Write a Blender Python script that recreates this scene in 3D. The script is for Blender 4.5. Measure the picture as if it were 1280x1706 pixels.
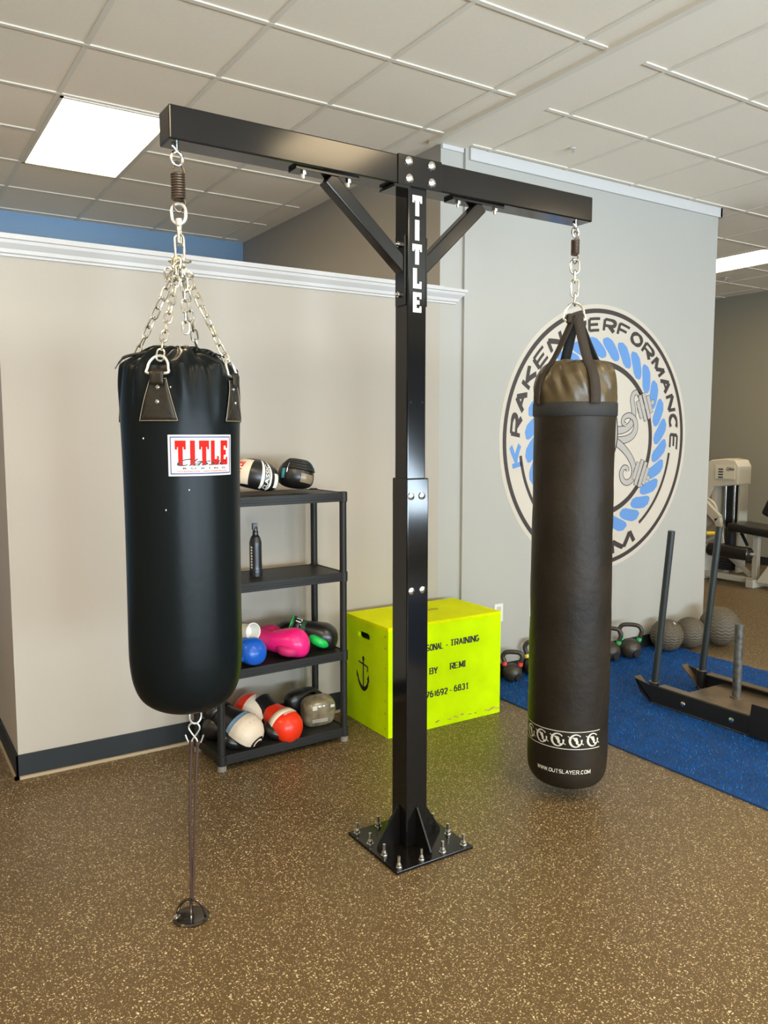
import bpy, math, random
import numpy as np
from mathutils import Vector, Matrix
random.seed(7); rng = np.random.default_rng(7)
for o in list(bpy.data.objects): bpy.data.objects.remove(o)
scene = bpy.context.scene; COL = scene.collection
R = math.radians; PI = math.pi

# ------------------------------------------------------------------ camera
cam = bpy.data.cameras.new('camera'); camo = bpy.data.objects.new('camera', cam); COL.objects.link(camo)
cam.sensor_fit = 'VERTICAL'; cam.sensor_height = 24; cam.lens = 24*1345/1706; cam.clip_start = .05
yaw = R(57.4); pit = math.atan(131/1345)
Fh = Vector((math.cos(yaw), math.sin(yaw), 0)); Rt = Vector((math.sin(yaw), -math.cos(yaw), 0)); Z = Vector((0, 0, 1))
Fc = Fh*math.cos(pit)-Z*math.sin(pit); Uc = Z*math.cos(pit)+Fh*math.sin(pit)
camo.matrix_world = Matrix(((Rt.x, Uc.x, -Fc.x, 0), (Rt.y, Uc.y, -Fc.y, 0), (Rt.z, Uc.z, -Fc.z, 1.62), (0, 0, 0, 1)))
scene.camera = camo
# ------------------------------------------------------------------ light and exposure
vs = scene.view_settings; vs.view_transform = 'Standard'; vs.look = 'None'; vs.gamma = 1; vs.exposure = 0.14; vs.use_curve_mapping = False
WORLD = .25; WIN = 500; PANEL = 17.5; TILT = 50
WINCOL = (.70, .86, 1.0); PANELCOL = (1.0, .76, .43)
w = bpy.data.worlds.new('world'); scene.world = w; w.use_nodes = True
w.node_tree.nodes['Background'].inputs[0].default_value = (.6, .75, 1, 1); w.node_tree.nodes['Background'].inputs[1].default_value = WORLD
def area(name, loc, rot, sx, sy, power, col):
    l = bpy.data.lights.new(name, 'AREA'); l.shape = 'RECTANGLE'; l.size = sx; l.size_y = sy; l.energy = power; l.color = col
    o = bpy.data.objects.new(name, l); COL.objects.link(o); o.location = loc; o.rotation_euler = rot; return o
WINX = [(-2.2, -.2), (.2, 2.2), (2.6, 4.6), (5.0, 7.0)]
for a, b in WINX:   # daylight entering the shop front behind the camera
    area('window_daylight', ((a+b)/2, -4.9, .9), (R(90+TILT), 0, 0), b-a, 2.0, WIN, WINCOL)

# ------------------------------------------------------------------ materials
def mat(name, col, rough=.5, metal=0, spec=.5, var=0, vscale=8, bump=0, bscale=60, coat=0, emit=None, estr=0, vcol=None, sheen=0):
    m = bpy.data.materials.new(name); m.use_nodes = True; nt = m.node_tree; b = nt.nodes['Principled BSDF']
    b.inputs['Base Color'].default_value = (*col, 1); b.inputs['Roughness'].default_value = rough; b.inputs['Metallic'].default_value = metal
    b.inputs['Specular IOR Level'].default_value = spec; b.inputs['Coat Weight'].default_value = coat; b.inputs['Coat Roughness'].default_value = .12
    b.inputs['Sheen Weight'].default_value = sheen
    if emit: b.inputs['Emission Color'].default_value = (*emit, 1); b.inputs['Emission Strength'].default_value = estr
    tc = nt.nodes.new('ShaderNodeTexCoord')
    if var:
        n = nt.nodes.new('ShaderNodeTexNoise'); n.inputs['Scale'].default_value = vscale; n.inputs['Detail'].default_value = 5; nt.links.new(tc.outputs['Object'], n.inputs['Vector'])
        r = nt.nodes.new('ShaderNodeValToRGB'); r.color_ramp.elements[0].position = .35; r.color_ramp.elements[1].position = .68
        c2 = vcol or tuple(min(1, c*(1+var)) for c in col); r.color_ramp.elements[0].color = (*[c*(1-var) for c in col], 1); r.color_ramp.elements[1].color = (*c2, 1)
        nt.links.new(n.outputs['Fac'], r.inputs['Fac']); nt.links.new(r.outputs['Color'], b.inputs['Base Color'])
    if bump:
        n = nt.nodes.new('ShaderNodeTexNoise'); n.inputs['Scale'].default_value = bscale; n.inputs['Detail'].default_value = 4; nt.links.new(tc.outputs['Object'], n.inputs['Vector'])
        bp = nt.nodes.new('ShaderNodeBump'); bp.inputs['Strength'].default_value = bump; bp.inputs['Distance'].default_value = .01
        nt.links.new(n.outputs['Fac'], bp.inputs['Height']); nt.links.new(bp.outputs['Normal'], b.inputs['Normal'])
    return m
M = {}
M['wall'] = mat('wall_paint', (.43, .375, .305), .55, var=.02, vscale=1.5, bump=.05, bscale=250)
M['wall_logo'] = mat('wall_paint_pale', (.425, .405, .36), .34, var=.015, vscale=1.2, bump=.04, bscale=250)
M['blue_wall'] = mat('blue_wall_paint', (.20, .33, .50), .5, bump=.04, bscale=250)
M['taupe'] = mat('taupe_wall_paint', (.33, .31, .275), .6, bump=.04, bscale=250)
M['taupe2'] = mat('far_wall_paint', (.27, .25, .19), .6, bump=.04, bscale=250)
M['white'] = mat('white_trim_paint', (.58, .55, .52), .4, spec=.3)
M['ceil'] = mat('ceiling_tile', (.84, .74, .60), .9, var=.012, vscale=60, bump=.25, bscale=400)
M['plaster'] = mat('ceiling_plaster', (.82, .735, .61), .75)
M['grid'] = mat('ceiling_grid_paint', (.72, .65, .54), .5)
M['panel'] = mat('light_diffuser', (.9, .9, .9), .5, emit=PANELCOL, estr=PANEL)
M['steel_black'] = mat('black_powder_coat', (.007, .006, .005), .14, spec=.38, var=.3, vscale=5)
M['sleeve_black'] = mat('black_gloss_paint', (.005, .0045, .004), .10, spec=.4)
M['bolt'] = mat('zinc_bolt', (.72, .72, .70), .22, 1)
M['zinc'] = mat('zinc_chain', (.74, .71, .62), .27, 1, var=.1, vscale=40)
M['zincw'] = mat('galvanised_steel', (.78, .76, .70), .35, .8)
M['springm'] = mat('spring_steel_bronze', (.16, .11, .075), .35, .8)
M['vinyl'] = mat('black_vinyl', (.004, .006, .0065), .34, spec=.14, bump=.05, bscale=40)
M['vinyl2'] = mat('worn_black_vinyl', (.016, .012, .007), .36, spec=.4, bump=.15, bscale=60)
M['bag2'] = mat('dark_brown_vinyl', (.020, .0145, .009), .46, spec=.2, var=.35, vscale=3.2, bump=.25, bscale=26)
M['bag2top'] = mat('dark_nylon', (.070, .048, .020), .34, spec=.5, bump=.3, bscale=14)
M['web'] = mat('brown_black_webbing', (.026, .017, .010), .8, bump=.3, bscale=300)
M['webk'] = mat('black_webbing', (.012, .012, .011), .65, bump=.3, bscale=300)
M['red'] = mat('red_print', (.72, .012, .008), .6, spec=.1)
M['printwhite'] = mat('white_print', (.56, .54, .51), .6, spec=.2)
M['printcream'] = mat('worn_cream_print', (.62, .58, .48), .6)
M['stitch'] = mat('tan_thread', (.34, .28, .19), .6)
M['navy'] = mat('navy_print', (.04, .04, .18), .5)
M['printblack'] = mat('black_print', (.01, .01, .012), .5)
M['decal'] = mat('cream_vinyl_sticker', (.58, .51, .42), .4)
M['decalk'] = mat('charcoal_vinyl_sticker', (.045, .035, .032), .45)
M['decalb'] = mat('blue_vinyl_sticker', (.12, .27, .56), .4)
M['decalg'] = mat('grey_vinyl_sticker', (.42, .385, .345), .5)
M['base'] = mat('black_rubber_cove_base', (.018, .020, .020), .5, spec=.3)
M['tan'] = mat('tan_strip', (.40, .30, .18), .5)
M['shelf'] = mat('black_plastic', (.018, .017, .015), .45, spec=.3, bump=.1, bscale=120)
M['shelfcap'] = mat('grey_plastic_foot', (.22, .20, .16), .5)
M['yel'] = mat('fluorescent_yellow_paint', (.62, .88, .0), .65, spec=.06, var=.07, vscale=5, bump=.08, bscale=40)
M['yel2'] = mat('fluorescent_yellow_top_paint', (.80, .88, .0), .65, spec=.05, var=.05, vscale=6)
M['woodedge'] = mat('scuffed_plywood', (.55, .38, .08), .7, var=.3, vscale=30)
M['dark'] = mat('dark_interior', (.02, .02, .015), .8)
M['gblue'] = mat('blue_glove_vinyl', (.006, .10, .50), .28)
M['gpink'] = mat('pink_glove_vinyl', (.88, .015, .20), .3)
M['gpinkd'] = mat('dark_pink_fabric', (.55, .01, .12), .6)
M['gblack'] = mat('black_glove_vinyl', (.012, .011, .010), .3, spec=.6)
M['ggreen'] = mat('green_glove_vinyl', (.01, .55, .08), .35)
M['gred'] = mat('red_glove_vinyl', (.85, .035, .008), .3)
M['gcream'] = mat('cream_glove_vinyl', (.78, .64, .48), .4)
M['gbluegrey'] = mat('blue_grey_glove_vinyl', (.16, .28, .40), .45)
M['gwhite'] = mat('white_piping', (.80, .76, .66), .5)
M['gdkgreen'] = mat('dark_green_cuff', (.015, .07, .035), .6)
M['pack'] = mat('clear_plastic_bag_over_grey', (.22, .18, .11), .14, spec=.9, var=.35, vscale=16, bump=.5, bscale=18)
M['teal'] = mat('teal_accent', (.05, .30, .36), .5)
M['iron'] = mat('black_kettlebell_iron', (.040, .031, .021), .38, spec=.5, bump=.15, bscale=150)
M['kred'] = mat('red_band', (.75, .05, .03), .5); M['kyel'] = mat('yellow_band', (.75, .55, .04), .5); M['kgreen'] = mat('green_band', (.03, .45, .12), .5)
M['ball'] = mat('slam_ball_rubber', (.095, .075, .048), .6, bump=.2, bscale=80)
M['turfbase'] = mat('turf_backing', (.001, .04, .16), .9)
M['turf'] = mat('blue_turf_fibre', (.0005, .115, .42), .7, spec=0, var=.45, vscale=9)
M['turfl'] = mat('dark_turf_edge', (.005, .02, .06), .9)
M['sled'] = mat('black_sled_steel', (.014, .012, .010), .34, spec=.5)
M['sledtop'] = mat('worn_sled_steel', (.16, .12, .08), .36, .5, var=.2, vscale=10)
M['sledpost'] = mat('charcoal_tube_steel', (.020, .024, .024), .4)
M['peg'] = mat('worn_grey_tube', (.10, .095, .085), .45, .4, var=.4, vscale=30)
M['mach'] = mat('beige_machine_enamel', (.50, .46, .37), .4)
M['machd'] = mat('beige_machine_enamel_shroud', (.58, .53, .42), .4)
M['chrome'] = mat('chrome_rod', (.6, .62, .62), .15, 1)
M['pad'] = mat('black_upholstery', (.012, .011, .010), .28, spec=.6)
M['mach_k'] = mat('black_machine_steel', (.015, .015, .015), .4)
M['socket'] = mat('ivory_socket', (.52, .48, .42), .5)
M['outlet'] = mat('ivory_outlet_plate', (.74, .70, .64), .4)
M['frame'] = mat('dark_window_frame', (.06, .06, .06), .4)
M['cord'] = mat('brown_bungee', (.055, .028, .020), .5)
M['anchor'] = mat('polished_dark_steel', (.10, .085, .07), .18, .85)
M['anchorc'] = mat('worn_chrome', (.75, .70, .60), .15, 1)
M['bottle'] = mat('black_bottle_plastic', (.012, .012, .014), .3, spec=.6)
M['hole'] = mat('drilled_hole', (.001, .001, .001), .9)

def floor_mat():
    m = bpy.data.materials.new('speckled_rubber_floor'); m.use_nodes = True; nt = m.node_tree; b = nt.nodes['Principled BSDF']; L = nt.links.new
    tc = nt.nodes.new('ShaderNodeTexCoord')
    n = nt.nodes.new('ShaderNodeTexNoise'); n.inputs['Scale'].default_value = 220; n.inputs['Detail'].default_value = 3; L(tc.outputs['Object'], n.inputs['Vector'])
    r = nt.nodes.new('ShaderNodeValToRGB'); r.color_ramp.elements[0].position = .3; r.color_ramp.elements[0].color = (.070, .043, .015, 1); r.color_ramp.elements[1].position = .75; r.color_ramp.elements[1].color = (.140, .090, .036, 1)
    L(n.outputs['Fac'], r.inputs['Fac'])
    last = r.outputs['Color']
    for sc, th, seed, c in ((95, .17, 3.1, (.62, .50, .30)), (150, .17, 7.7, (.50, .39, .22)), (60, .09, 1.3, (.74, .64, .44))):
        mp = nt.nodes.new('ShaderNodeMapping'); mp.inputs['Location'].default_value = (seed, seed*2, 0); mp.inputs['Rotation'].default_value = (0, 0, seed)
        mp.inputs['Scale'].default_value = (1, 1, 0)
        wn = nt.nodes.new('ShaderNodeTexNoise'); wn.inputs['Scale'].default_value = 60; L(tc.outputs['Object'], wn.inputs['Vector'])
        ad = nt.nodes.new('ShaderNodeVectorMath'); ad.operation = 'MULTIPLY_ADD'; ad.inputs[1].default_value = (.02, .02, 0); L(wn.outputs['Color'], ad.inputs[0]); L(tc.outputs['Object'], ad.inputs[2])
        L(ad.outputs[0], mp.inputs['Vector'])
        v = nt.nodes.new('ShaderNodeTexVoronoi'); v.voronoi_dimensions = '2D'; v.inputs['Scale'].default_value = sc; L(mp.outputs[0], v.inputs['Vector'])
        wnz = nt.nodes.new('ShaderNodeSeparateColor'); L(v.outputs['Color'], wnz.inputs[0])
        mul = nt.nodes.new('ShaderNodeMath'); mul.operation = 'MULTIPLY'; mul.inputs[1].default_value = th*1.6; L(wnz.outputs[0], mul.inputs[0])
        lt = nt.nodes.new('ShaderNodeMath'); lt.operation = 'LESS_THAN'; L(v.outputs['Distance'], lt.inputs[0]); L(mul.outputs[0], lt.inputs[1])
        gt = nt.nodes.new('ShaderNodeMath'); gt.operation = 'GREATER_THAN'; L(wnz.outputs[1], gt.inputs[0]); gt.inputs[1].default_value = .38
        mm = nt.nodes.new('ShaderNodeMath'); mm.operation = 'MULTIPLY'; L(lt.outputs[0], mm.inputs[0]); L(gt.outputs[0], mm.inputs[1])
        mx = nt.nodes.new('ShaderNodeMix'); mx.data_type = 'RGBA'; L(mm.outputs[0], mx.inputs[0]); L(last, mx.inputs[6]); mx.inputs[7].default_value = (*c, 1)
        last = mx.outputs[2]
    L(last, b.inputs['Base Color']); b.inputs['Roughness'].default_value = .42; b.inputs['Specular IOR Level'].default_value = .45
    bp = nt.nodes.new('ShaderNodeBump'); bp.inputs['Strength'].default_value = .25; bp.inputs['Distance'].default_value = .002; L(n.outputs['Fac'], bp.inputs['Height']); L(bp.outputs['Normal'], b.inputs['Normal'])
    return m
M['floor'] = floor_mat()

# ------------------------------------------------------------------ mesh helpers
W = {}
def frame_path(P, closed):
    n = len(P); T = []
    for i in range(n):
        a = P[(i-1) % n] if (closed or i > 0) else P[i]; b = P[(i+1) % n] if (closed or i < n-1) else P[i]
        t = (b-a); T.append(t.normalized() if t.length > 1e-9 else Vector((0, 0, 1)))
    ref = Vector((0, 0, 1)) if abs(T[0].z) < .9 else Vector((1, 0, 0))
    N = [(ref-T[0]*ref.dot(T[0])).normalized()]
    for i in range(1, n):
        v = N[-1]-T[i]*N[-1].dot(T[i]); N.append(v.normalized() if v.length > 1e-6 else N[-1])
    return T, N
class MB:
    def __init__(s): s.v = []; s.f = []; s.m = []
    def add(s, V, F, mi=0):
        k = len(s.v); s.v += [tuple(p) for p in V]; s.f += [tuple(i+k for i in q) for q in F]; s.m += [mi]*len(F); return s
    def box(s, x0, x1, y0, y1, z0, z1, mi=0):
        V = [(x, y, z) for x in (x0, x1) for y in (y0, y1) for z in (z0, z1)]
        return s.add(V, [(0, 1, 3, 2), (4, 6, 7, 5), (0, 4, 5, 1), (2, 3, 7, 6), (0, 2, 6, 4), (1, 5, 7, 3)], mi)
    def obox(s, c, size, rot=Matrix(), mi=0):
        c = Vector(c); h = Vector(size)/2; V = [c+rot.to_3x3()@Vector((x*h.x, y*h.y, z*h.z)) for x in (-1, 1) for y in (-1, 1) for z in (-1, 1)]
        return s.add(V, [(0, 1, 3, 2), (4, 6, 7, 5), (0, 4, 5, 1), (2, 3, 7, 6), (0, 2, 6, 4), (1, 5, 7, 3)], mi)
    def beam(s, a, b, wx, wy, ref=(0, 0, 1), mi=0):   # square bar from a to b
        a = Vector(a); b = Vector(b); t = (b-a).normalized(); r = Vector(ref); u = (r-t*r.dot(t)).normalized(); v = t.cross(u)
        rot = Matrix((u, v, t)).transposed(); return s.obox((a+b)/2, (wx, wy, (b-a).length), rot, mi)
    def prism(s, pts, axis, a, b, mi=0):   # polygon in 2D extruded along axis
        def p(q, t): return {'x': (t, q[0], q[1]), 'y': (q[0], t, q[1]), 'z': (q[0], q[1], t)}[axis]
        n = len(pts); V = [p(q, a) for q in pts]+[p(q, b) for q in pts]
        return s.add(V, [tuple(range(n))[::-1], tuple(range(n, 2*n))]+[(i, (i+1) % n, n+(i+1) % n, n+i) for i in range(n)], mi)
    def tube(s, P, r, seg=10, closed=False, ry=None, mi=0):
        P = [Vector(p) for p in P]; T, N = frame_path(P, closed); n = len(P)
        rr = r if hasattr(r, '__len__') else [r]*n; V = []
        for i in range(n):
            B = T[i].cross(N[i])
            for j in range(seg):
                a = 2*PI*j/seg; V.append(P[i]+N[i]*math.cos(a)*rr[i]*(ry or 1)+B*math.sin(a)*rr[i])
        F = []
        for i in range(n if closed else n-1):
            for j in range(seg):
                k = (i+1) % n; F.append((i*seg+j, i*seg+(j+1) % seg, k*seg+(j+1) % seg, k*seg+j))
        if not closed: F += [tuple(range(seg))[::-1], tuple(range((n-1)*seg, n*seg))]
        return s.add(V, F, mi)
    def cyl(s, a, b, r, seg=20, r2=None, mi=0): return s.tube([a, b], [r, r if r2 is None else r2], seg, mi=mi)
    def lathe(s, prof, c=(0, 0, 0), seg=32, fn=None, axis='z', mi=0):
        V = []; F = []; n = len(prof)
        for i, (r, z) in enumerate(prof):
            for j in range(seg):
                a = 2*PI*j/seg; rr, zz = (r, z) if fn is None else fn(a, r, z)
                p = (rr*math.cos(a), rr*math.sin(a), zz)
                if axis == 'y': p = (p[0], -p[2], p[1])
                if axis == 'x': p = (p[2], p[0], p[1])
                V.append((c[0]+p[0], c[1]+p[1], c[2]+p[2]))
        for i in range(n-1):
            for j in range(seg): F.append((i*seg+j, i*seg+(j+1) % seg, (i+1)*seg+(j+1) % seg, (i+1)*seg+j))
        F += [tuple(range(seg))[::-1], tuple(range((n-1)*seg, n*seg))]
        return s.add(V, F, mi)
    def ellipsoid(s, c, r, seg=28, ring=16, e=1.0, rot=None, fn=None, mi=0):
        V = []; F = []; c = Vector(c)
        for i in range(ring+1):
            el = -PI/2+PI*i/ring
            for j in range(seg):
                V.append(c+esurf(r, 2*PI*j/seg, el, e, rot, 0, fn))
        for i in range(ring):
            for j in range(seg): F.append((i*seg+j, i*seg+(j+1) % seg, (i+1)*seg+(j+1) % seg, (i+1)*seg+j))
        return s.add(V, F, mi)
    def epatch(s, c, r, a0, a1, e0, e1, off=.002, e=1.0, rot=None, n=10, mi=0, fn=None, shape=None):
        V = []; F = []; c = Vector(c)
        for i in range(n+1):
            for j in range(n+1):
                u, v = i/n, j/n
                if shape: u, v = shape(u, v)
                V.append(c+esurf(r, R(a0+(a1-a0)*u), R(e0+(e1-e0)*v), e, rot, off, fn))
        for i in range(n):
            for j in range(n): F.append((i*(n+1)+j, (i+1)*(n+1)+j, (i+1)*(n+1)+j+1, i*(n+1)+j+1))
        return s.add(V, F, mi)
    def build(s, name, m, parent=None, smooth=False, bevel=0, ang=40, local=False, sub=0, solid=0):
        me = bpy.data.meshes.new(name); me.from_pydata([tuple(p) for p in s.v], [], s.f); 
        ms = m if isinstance(m, (list, tuple)) else [m]
        for q in ms: me.materials.append(q)
        if len(ms) > 1: me.polygons.foreach_set('material_index', s.m)
        o = bpy.data.objects.new(name, me); COL.objects.link(o)
        if parent is not None:
            o.parent = parent; W[o.name] = W[parent.name]
            if not local: me.transform(W[parent.name].inverted())
        else: W[o.name] = Matrix()
        me.update()
        if smooth:
            me.polygons.foreach_set('use_smooth', [True]*len(me.polygons)); me.set_sharp_from_angle(angle=R(ang))
        if solid: md = o.modifiers.new('solid', 'SOLIDIFY'); md.thickness = solid; md.offset = 0
        if bevel:
            md = o.modifiers.new('bevel', 'BEVEL'); md.width = bevel; md.segments = 2; md.limit_method = 'ANGLE'; md.angle_limit = R(50)
        if sub: md = o.modifiers.new('sub', 'SUBSURF'); md.levels = sub; md.render_levels = sub
        return o
def sp(x, p): return math.copysign(abs(x)**p, x)
def esurf(r, a, el, e, rot, off, fn=None):
    p = Vector((r[0]*sp(math.cos(el), e)*sp(math.cos(a), e), r[1]*sp(math.cos(el), e)*sp(math.sin(a), e), r[2]*sp(math.sin(el), e)))
    if off: p = p+Vector((p.x/r[0]**2, p.y/r[1]**2, p.z/r[2]**2)).normalized()*off
    if fn: p = fn(p)
    return rot.to_3x3()@p if rot is not None else p
def smooth_path(P, n=6, closed=False):
    P = [Vector(p) for p in P]; out = []; N = len(P)
    for i in range(N if closed else N-1):
        g = (lambda k: P[k % N]) if closed else (lambda k: P[max(0, min(N-1, k))])
        p0, p1, p2, p3 = g(i-1), g(i), g(i+1), g(i+2)
        for k in range(n):
            t = k/n; out.append(.5*((2*p1)+(-p0+p2)*t+(2*p0-5*p1+4*p2-p3)*t*t+(-p0+3*p1-3*p2+p3)*t**3))
    if not closed: out.append(P[-1])
    return out
def smooth_prof(P, n=5): return [(max(q.x, 1e-4), q.y) for q in smooth_path([(a, b, 0) for a, b in P], n)]
def link(mb, c, d, nrm, L, wd, r, seg=6):   # one stadium-shaped link, long axis d
    d = Vector(d).normalized(); nn = Vector(nrm); u = (nn-d*nn.dot(d)).normalized(); P = []
    h = L/2-wd/2
    for k in range(9): a = -PI/2+PI*k/8; P.append(Vector(c)+d*(h+math.cos(a)*wd/2)+u*math.sin(a)*wd/2)
    for k in range(9): a = PI/2+PI*k/8; P.append(Vector(c)+d*(-h+math.cos(a)*wd/2)+u*math.sin(a)*wd/2)
    mb.tube(P, r, seg, closed=True)
def chain(mb, P, L=.040, wd=.021, r=.0031, twist=0, nrm=(1, 0, 0)):
    P = [Vector(p) for p in P]; segs = [(P[i+1]-P[i]).length for i in range(len(P)-1)]; tot = sum(segs); pitch = L-2.2*r; n = max(1, round(tot/pitch))
    def at(t):
        for i, s_ in enumerate(segs):
            if t <= s_ or i == len(segs)-1: return P[i]+(P[i+1]-P[i])*(t/s_), (P[i+1]-P[i]).normalized()
            t -= s_
    for k in range(n):
        p, d = at((k+.5)*tot/n); a = twist+(PI/2)*(k % 2)+.25*math.sin(k*2.3+twist)
        base = Vector(nrm); base = (base-d*base.dot(d)).normalized(); link(mb, p, d, Matrix.Rotation(a, 3, d)@base, L, wd, r)
def thing(name, label, cat, loc=(0, 0, 0), rotz=0, group=None, mw=None):
    o = bpy.data.objects.new(name, None); COL.objects.link(o); o.empty_display_size = .1
    mw = mw or (Matrix.Translation(loc)@Matrix.Rotation(rotz, 4, 'Z')); o.matrix_world = mw; W[o.name] = mw.copy()
    return tag(o, label, cat, group)
def tag(o, label, cat, group=None):
    o['label'] = label; o['category'] = cat
    if group: o['group'] = group
    return o
def struct(o): o['kind'] = 'structure'; return o
def text2d(s, bold=0, shear=0, spacing=1):
    cu = bpy.data.curves.new('t', 'FONT'); cu.body = s; cu.offset = bold; cu.shear = shear; cu.space_character = spacing; cu.resolution_u = 4
    o = bpy.data.objects.new('t', cu); COL.objects.link(o); bpy.context.view_layer.update()
    me = bpy.data.meshes.new_from_object(o.evaluated_get(bpy.context.evaluated_depsgraph_get()))
    V = np.array([v.co[:] for v in me.vertices]); F = [tuple(p.vertices) for p in me.polygons]
    bpy.data.objects.remove(o); bpy.data.curves.remove(cu); bpy.data.meshes.remove(me)
    V = V[:, :2]; V = (V-V.min(0))/(V.max(0)-V.min(0)); return V, F     # normalised to the unit square
def text(mb, s, fn, bold=0, shear=0, spacing=1, mi=0):
    V, F = text2d(s, bold, shear, spacing); mb.add([fn(u, v) for u, v in V], F, mi)
def _arc(cx, cy, rx, ry, a0, a1, n=9): return [(cx+rx*math.cos(R(a0+(a1-a0)*i/n)), cy+ry*math.sin(R(a0+(a1-a0)*i/n))) for i in range(n+1)]
SF = {'A': [[(0, 0), (.5, 1)], [(.5, 1), (1, 0)], [(.22, .34), (.78, .34)]], 'B': [[(0, 0), (0, 1)], [(0, 1), (.6, 1)]+_arc(.6, .76, .34, .24, 90, -90)+[(0, .52)], [(.6, .52)]+_arc(.62, .26, .38, .26, 90, -90)+[(0, 0)]],
 'C': [_arc(.5, .5, .5, .5, 50, 310, 16)], 'D': [[(0, 0), (0, 1), (.5, 1)]+_arc(.5, .5, .5, .5, 90, -90, 12)+[(0, 0)]], 'E': [[(0, 0), (0, 1)], [(0, 1), (.95, 1)], [(0, .5), (.8, .5)], [(0, 0), (.95, 0)]],
 'F': [[(0, 0), (0, 1)], [(0, 1), (.95, 1)], [(0, .48), (.8, .48)]], 'G': [_arc(.5, .5, .5, .5, 50, 345, 18), [(.55, .42), (1, .42), (1, .15)]], 'I': [[(.5, 0), (.5, 1)]],
 'K': [[(0, 0), (0, 1)], [(.95, 1), (.12, .48)], [(.28, .56), (1, 0)]], 'L': [[(0, 1), (0, 0)], [(0, 0), (.9, 0)]], 'M': [[(0, 0), (.04, 1)], [(.04, 1), (.5, .1)], [(.5, .1), (.96, 1)], [(.96, 1), (1, 0)]],
 'N': [[(0, 0), (0, 1)], [(0, 1), (1, 0)], [(1, 0), (1, 1)]], 'O': [_arc(.5, .5, .5, .5, 0, 360, 24)], 'P': [[(0, 0), (0, 1)], [(0, 1), (.6, 1)]+_arc(.62, .73, .38, .27, 90, -90)+[(0, .46)]],
 'R': [[(0, 0), (0, 1)], [(0, 1), (.6, 1)]+_arc(.62, .73, .38, .27, 90, -90)+[(0, .46)], [(.45, .46), (1, 0)]], 'S': [_arc(.5, .75, .42, .25, 30, 270, 12)+_arc(.5, .25, .45, .25, 90, -150, 12)],
 'T': [[(0, 1), (1, 1)], [(.5, 0), (.5, 1)]], 'U': [[(0, 1), (0, .4)]+_arc(.5, .4, .5, .4, 180, 360, 10)+[(1, 1)]], 'W': [[(0, 1), (.25, 0)], [(.25, 0), (.5, 1)], [(.5, 1), (.75, 0)], [(.75, 0), (1, 1)]],
 'X': [[(0, 0), (1, 1)], [(0, 1), (1, 0)]], 'Y': [[(0, 1), (.5, .45)], [(1, 1), (.5, .45)], [(.5, .45), (.5, 0)]], '-': [[(.1, .42), (.9, .42)]], '.': [[(.4, 0), (.6, 0)]], '(': [_arc(1.1, .5, .9, .7, 140, 220, 8)], ')': [_arc(-.1, .5, .9, .7, 40, -40, 8)],
 '1': [[(.2, .8), (.5, 1)], [(.5, 1), (.5, 0)], [(.2, 0), (.8, 0)]], '2': [_arc(.5, .72, .45, .28, 160, -20, 10)+[(.05, 0)], [(.05, 0), (.98, 0)]], '3': [_arc(.45, .75, .42, .25, 150, -90, 10), _arc(.45, .25, .48, .27, 90, -150, 10)],
 '6': [_arc(.5, .3, .45, .3, 0, 360, 18), [(.06, .36)]+_arc(.62, .45, .56, .55, 170, 75, 8)], '7': [[(0, 1), (1, 1)], [(1, 1), (.35, 0)]], '8': [_arc(.5, .76, .38, .24, 0, 360, 16), _arc(.5, .27, .46, .27, 0, 360, 16)], '9': [_arc(.5, .7, .45, .3, 0, 360, 18), [(.94, .64)]+_arc(.38, .55, .56, .55, -10, -105, 8)]}
WID = {'I': .22, '.': .22, '(': .45, ')': .45, '-': .7, 'M': 1.2, 'W': 1.35, ' ': .8}
def stext(mb, s, fn, tv=.2, th=None, gap=.38, shear=0, serif=0, mi=0):
    """text of plain strokes; fn(u, v, off); tv / th = thickness of upright / level strokes as a share of the letter height (letters are about as wide as high when fn says so)"""
    th = th or tv; tot = sum(WID.get(c, 1.)+gap for c in s)-gap; x = 0; kk = 0
    for c in s:
        w_ = WID.get(c, 1.)
        for st_ in SF.get(c, []):
            st_ = list(st_); pts = []
            for a_, b_ in zip(st_[:-1], st_[1:]):
                m_ = max(1, int(math.hypot(a_[0]-b_[0], a_[1]-b_[1])/.25)); pts += [(a_[0]+(b_[0]-a_[0])*i/m_, a_[1]+(b_[1]-a_[1])*i/m_) for i in range(m_)]
            pts.append(st_[-1]); V = []; o_ = (kk % 5)*.00012; kk += 1
            loop = math.hypot(pts[0][0]-pts[-1][0], pts[0][1]-pts[-1][1]) < .01
            for i, p in enumerate(pts):
                q0 = pts[i-1] if i > 0 else (pts[-2] if loop else pts[0]); q1 = pts[i+1] if i < len(pts)-1 else (pts[1] if loop else pts[-1])
                dx_, dy_ = (q1[0]-q0[0])*w_, q1[1]-q0[1]; L_ = math.hypot(dx_, dy_) or 1; nx, ny = -dy_/L_, dx_/L_
                t_ = (tv*abs(nx)+th*abs(ny))/2
                for sg in (-1, 1):
                    X_ = p[0]*w_+nx*t_*sg+tv*.0; Y_ = p[1]*(1-th)+th/2+ny*t_*sg
                    V.append(fn((x+X_+shear*Y_)/tot, Y_, o_))
            mb.add(V, [(2*i, 2*i+1, 2*i+3, 2*i+2) for i in range(len(pts)-1)], mi)
            if serif and len(st_) == 2 and abs(st_[0][0]-st_[1][0]) < .2:
                for yy in (0, 1):
                    px = [q for q in st_ if abs(q[1]-yy) < .2]
                    if px:
                        px = px[0][0]*w_; y0_, y1_ = (0, th) if yy == 0 else (1-th, 1)
                        mb.add([fn((x+px+sx)/tot, sy, o_+.0006) for sx, sy in ((-serif, y0_), (serif, y0_), (serif, y1_), (-serif, y1_))], [(0, 1, 2, 3)], mi)
        x += w_+gap
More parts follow.
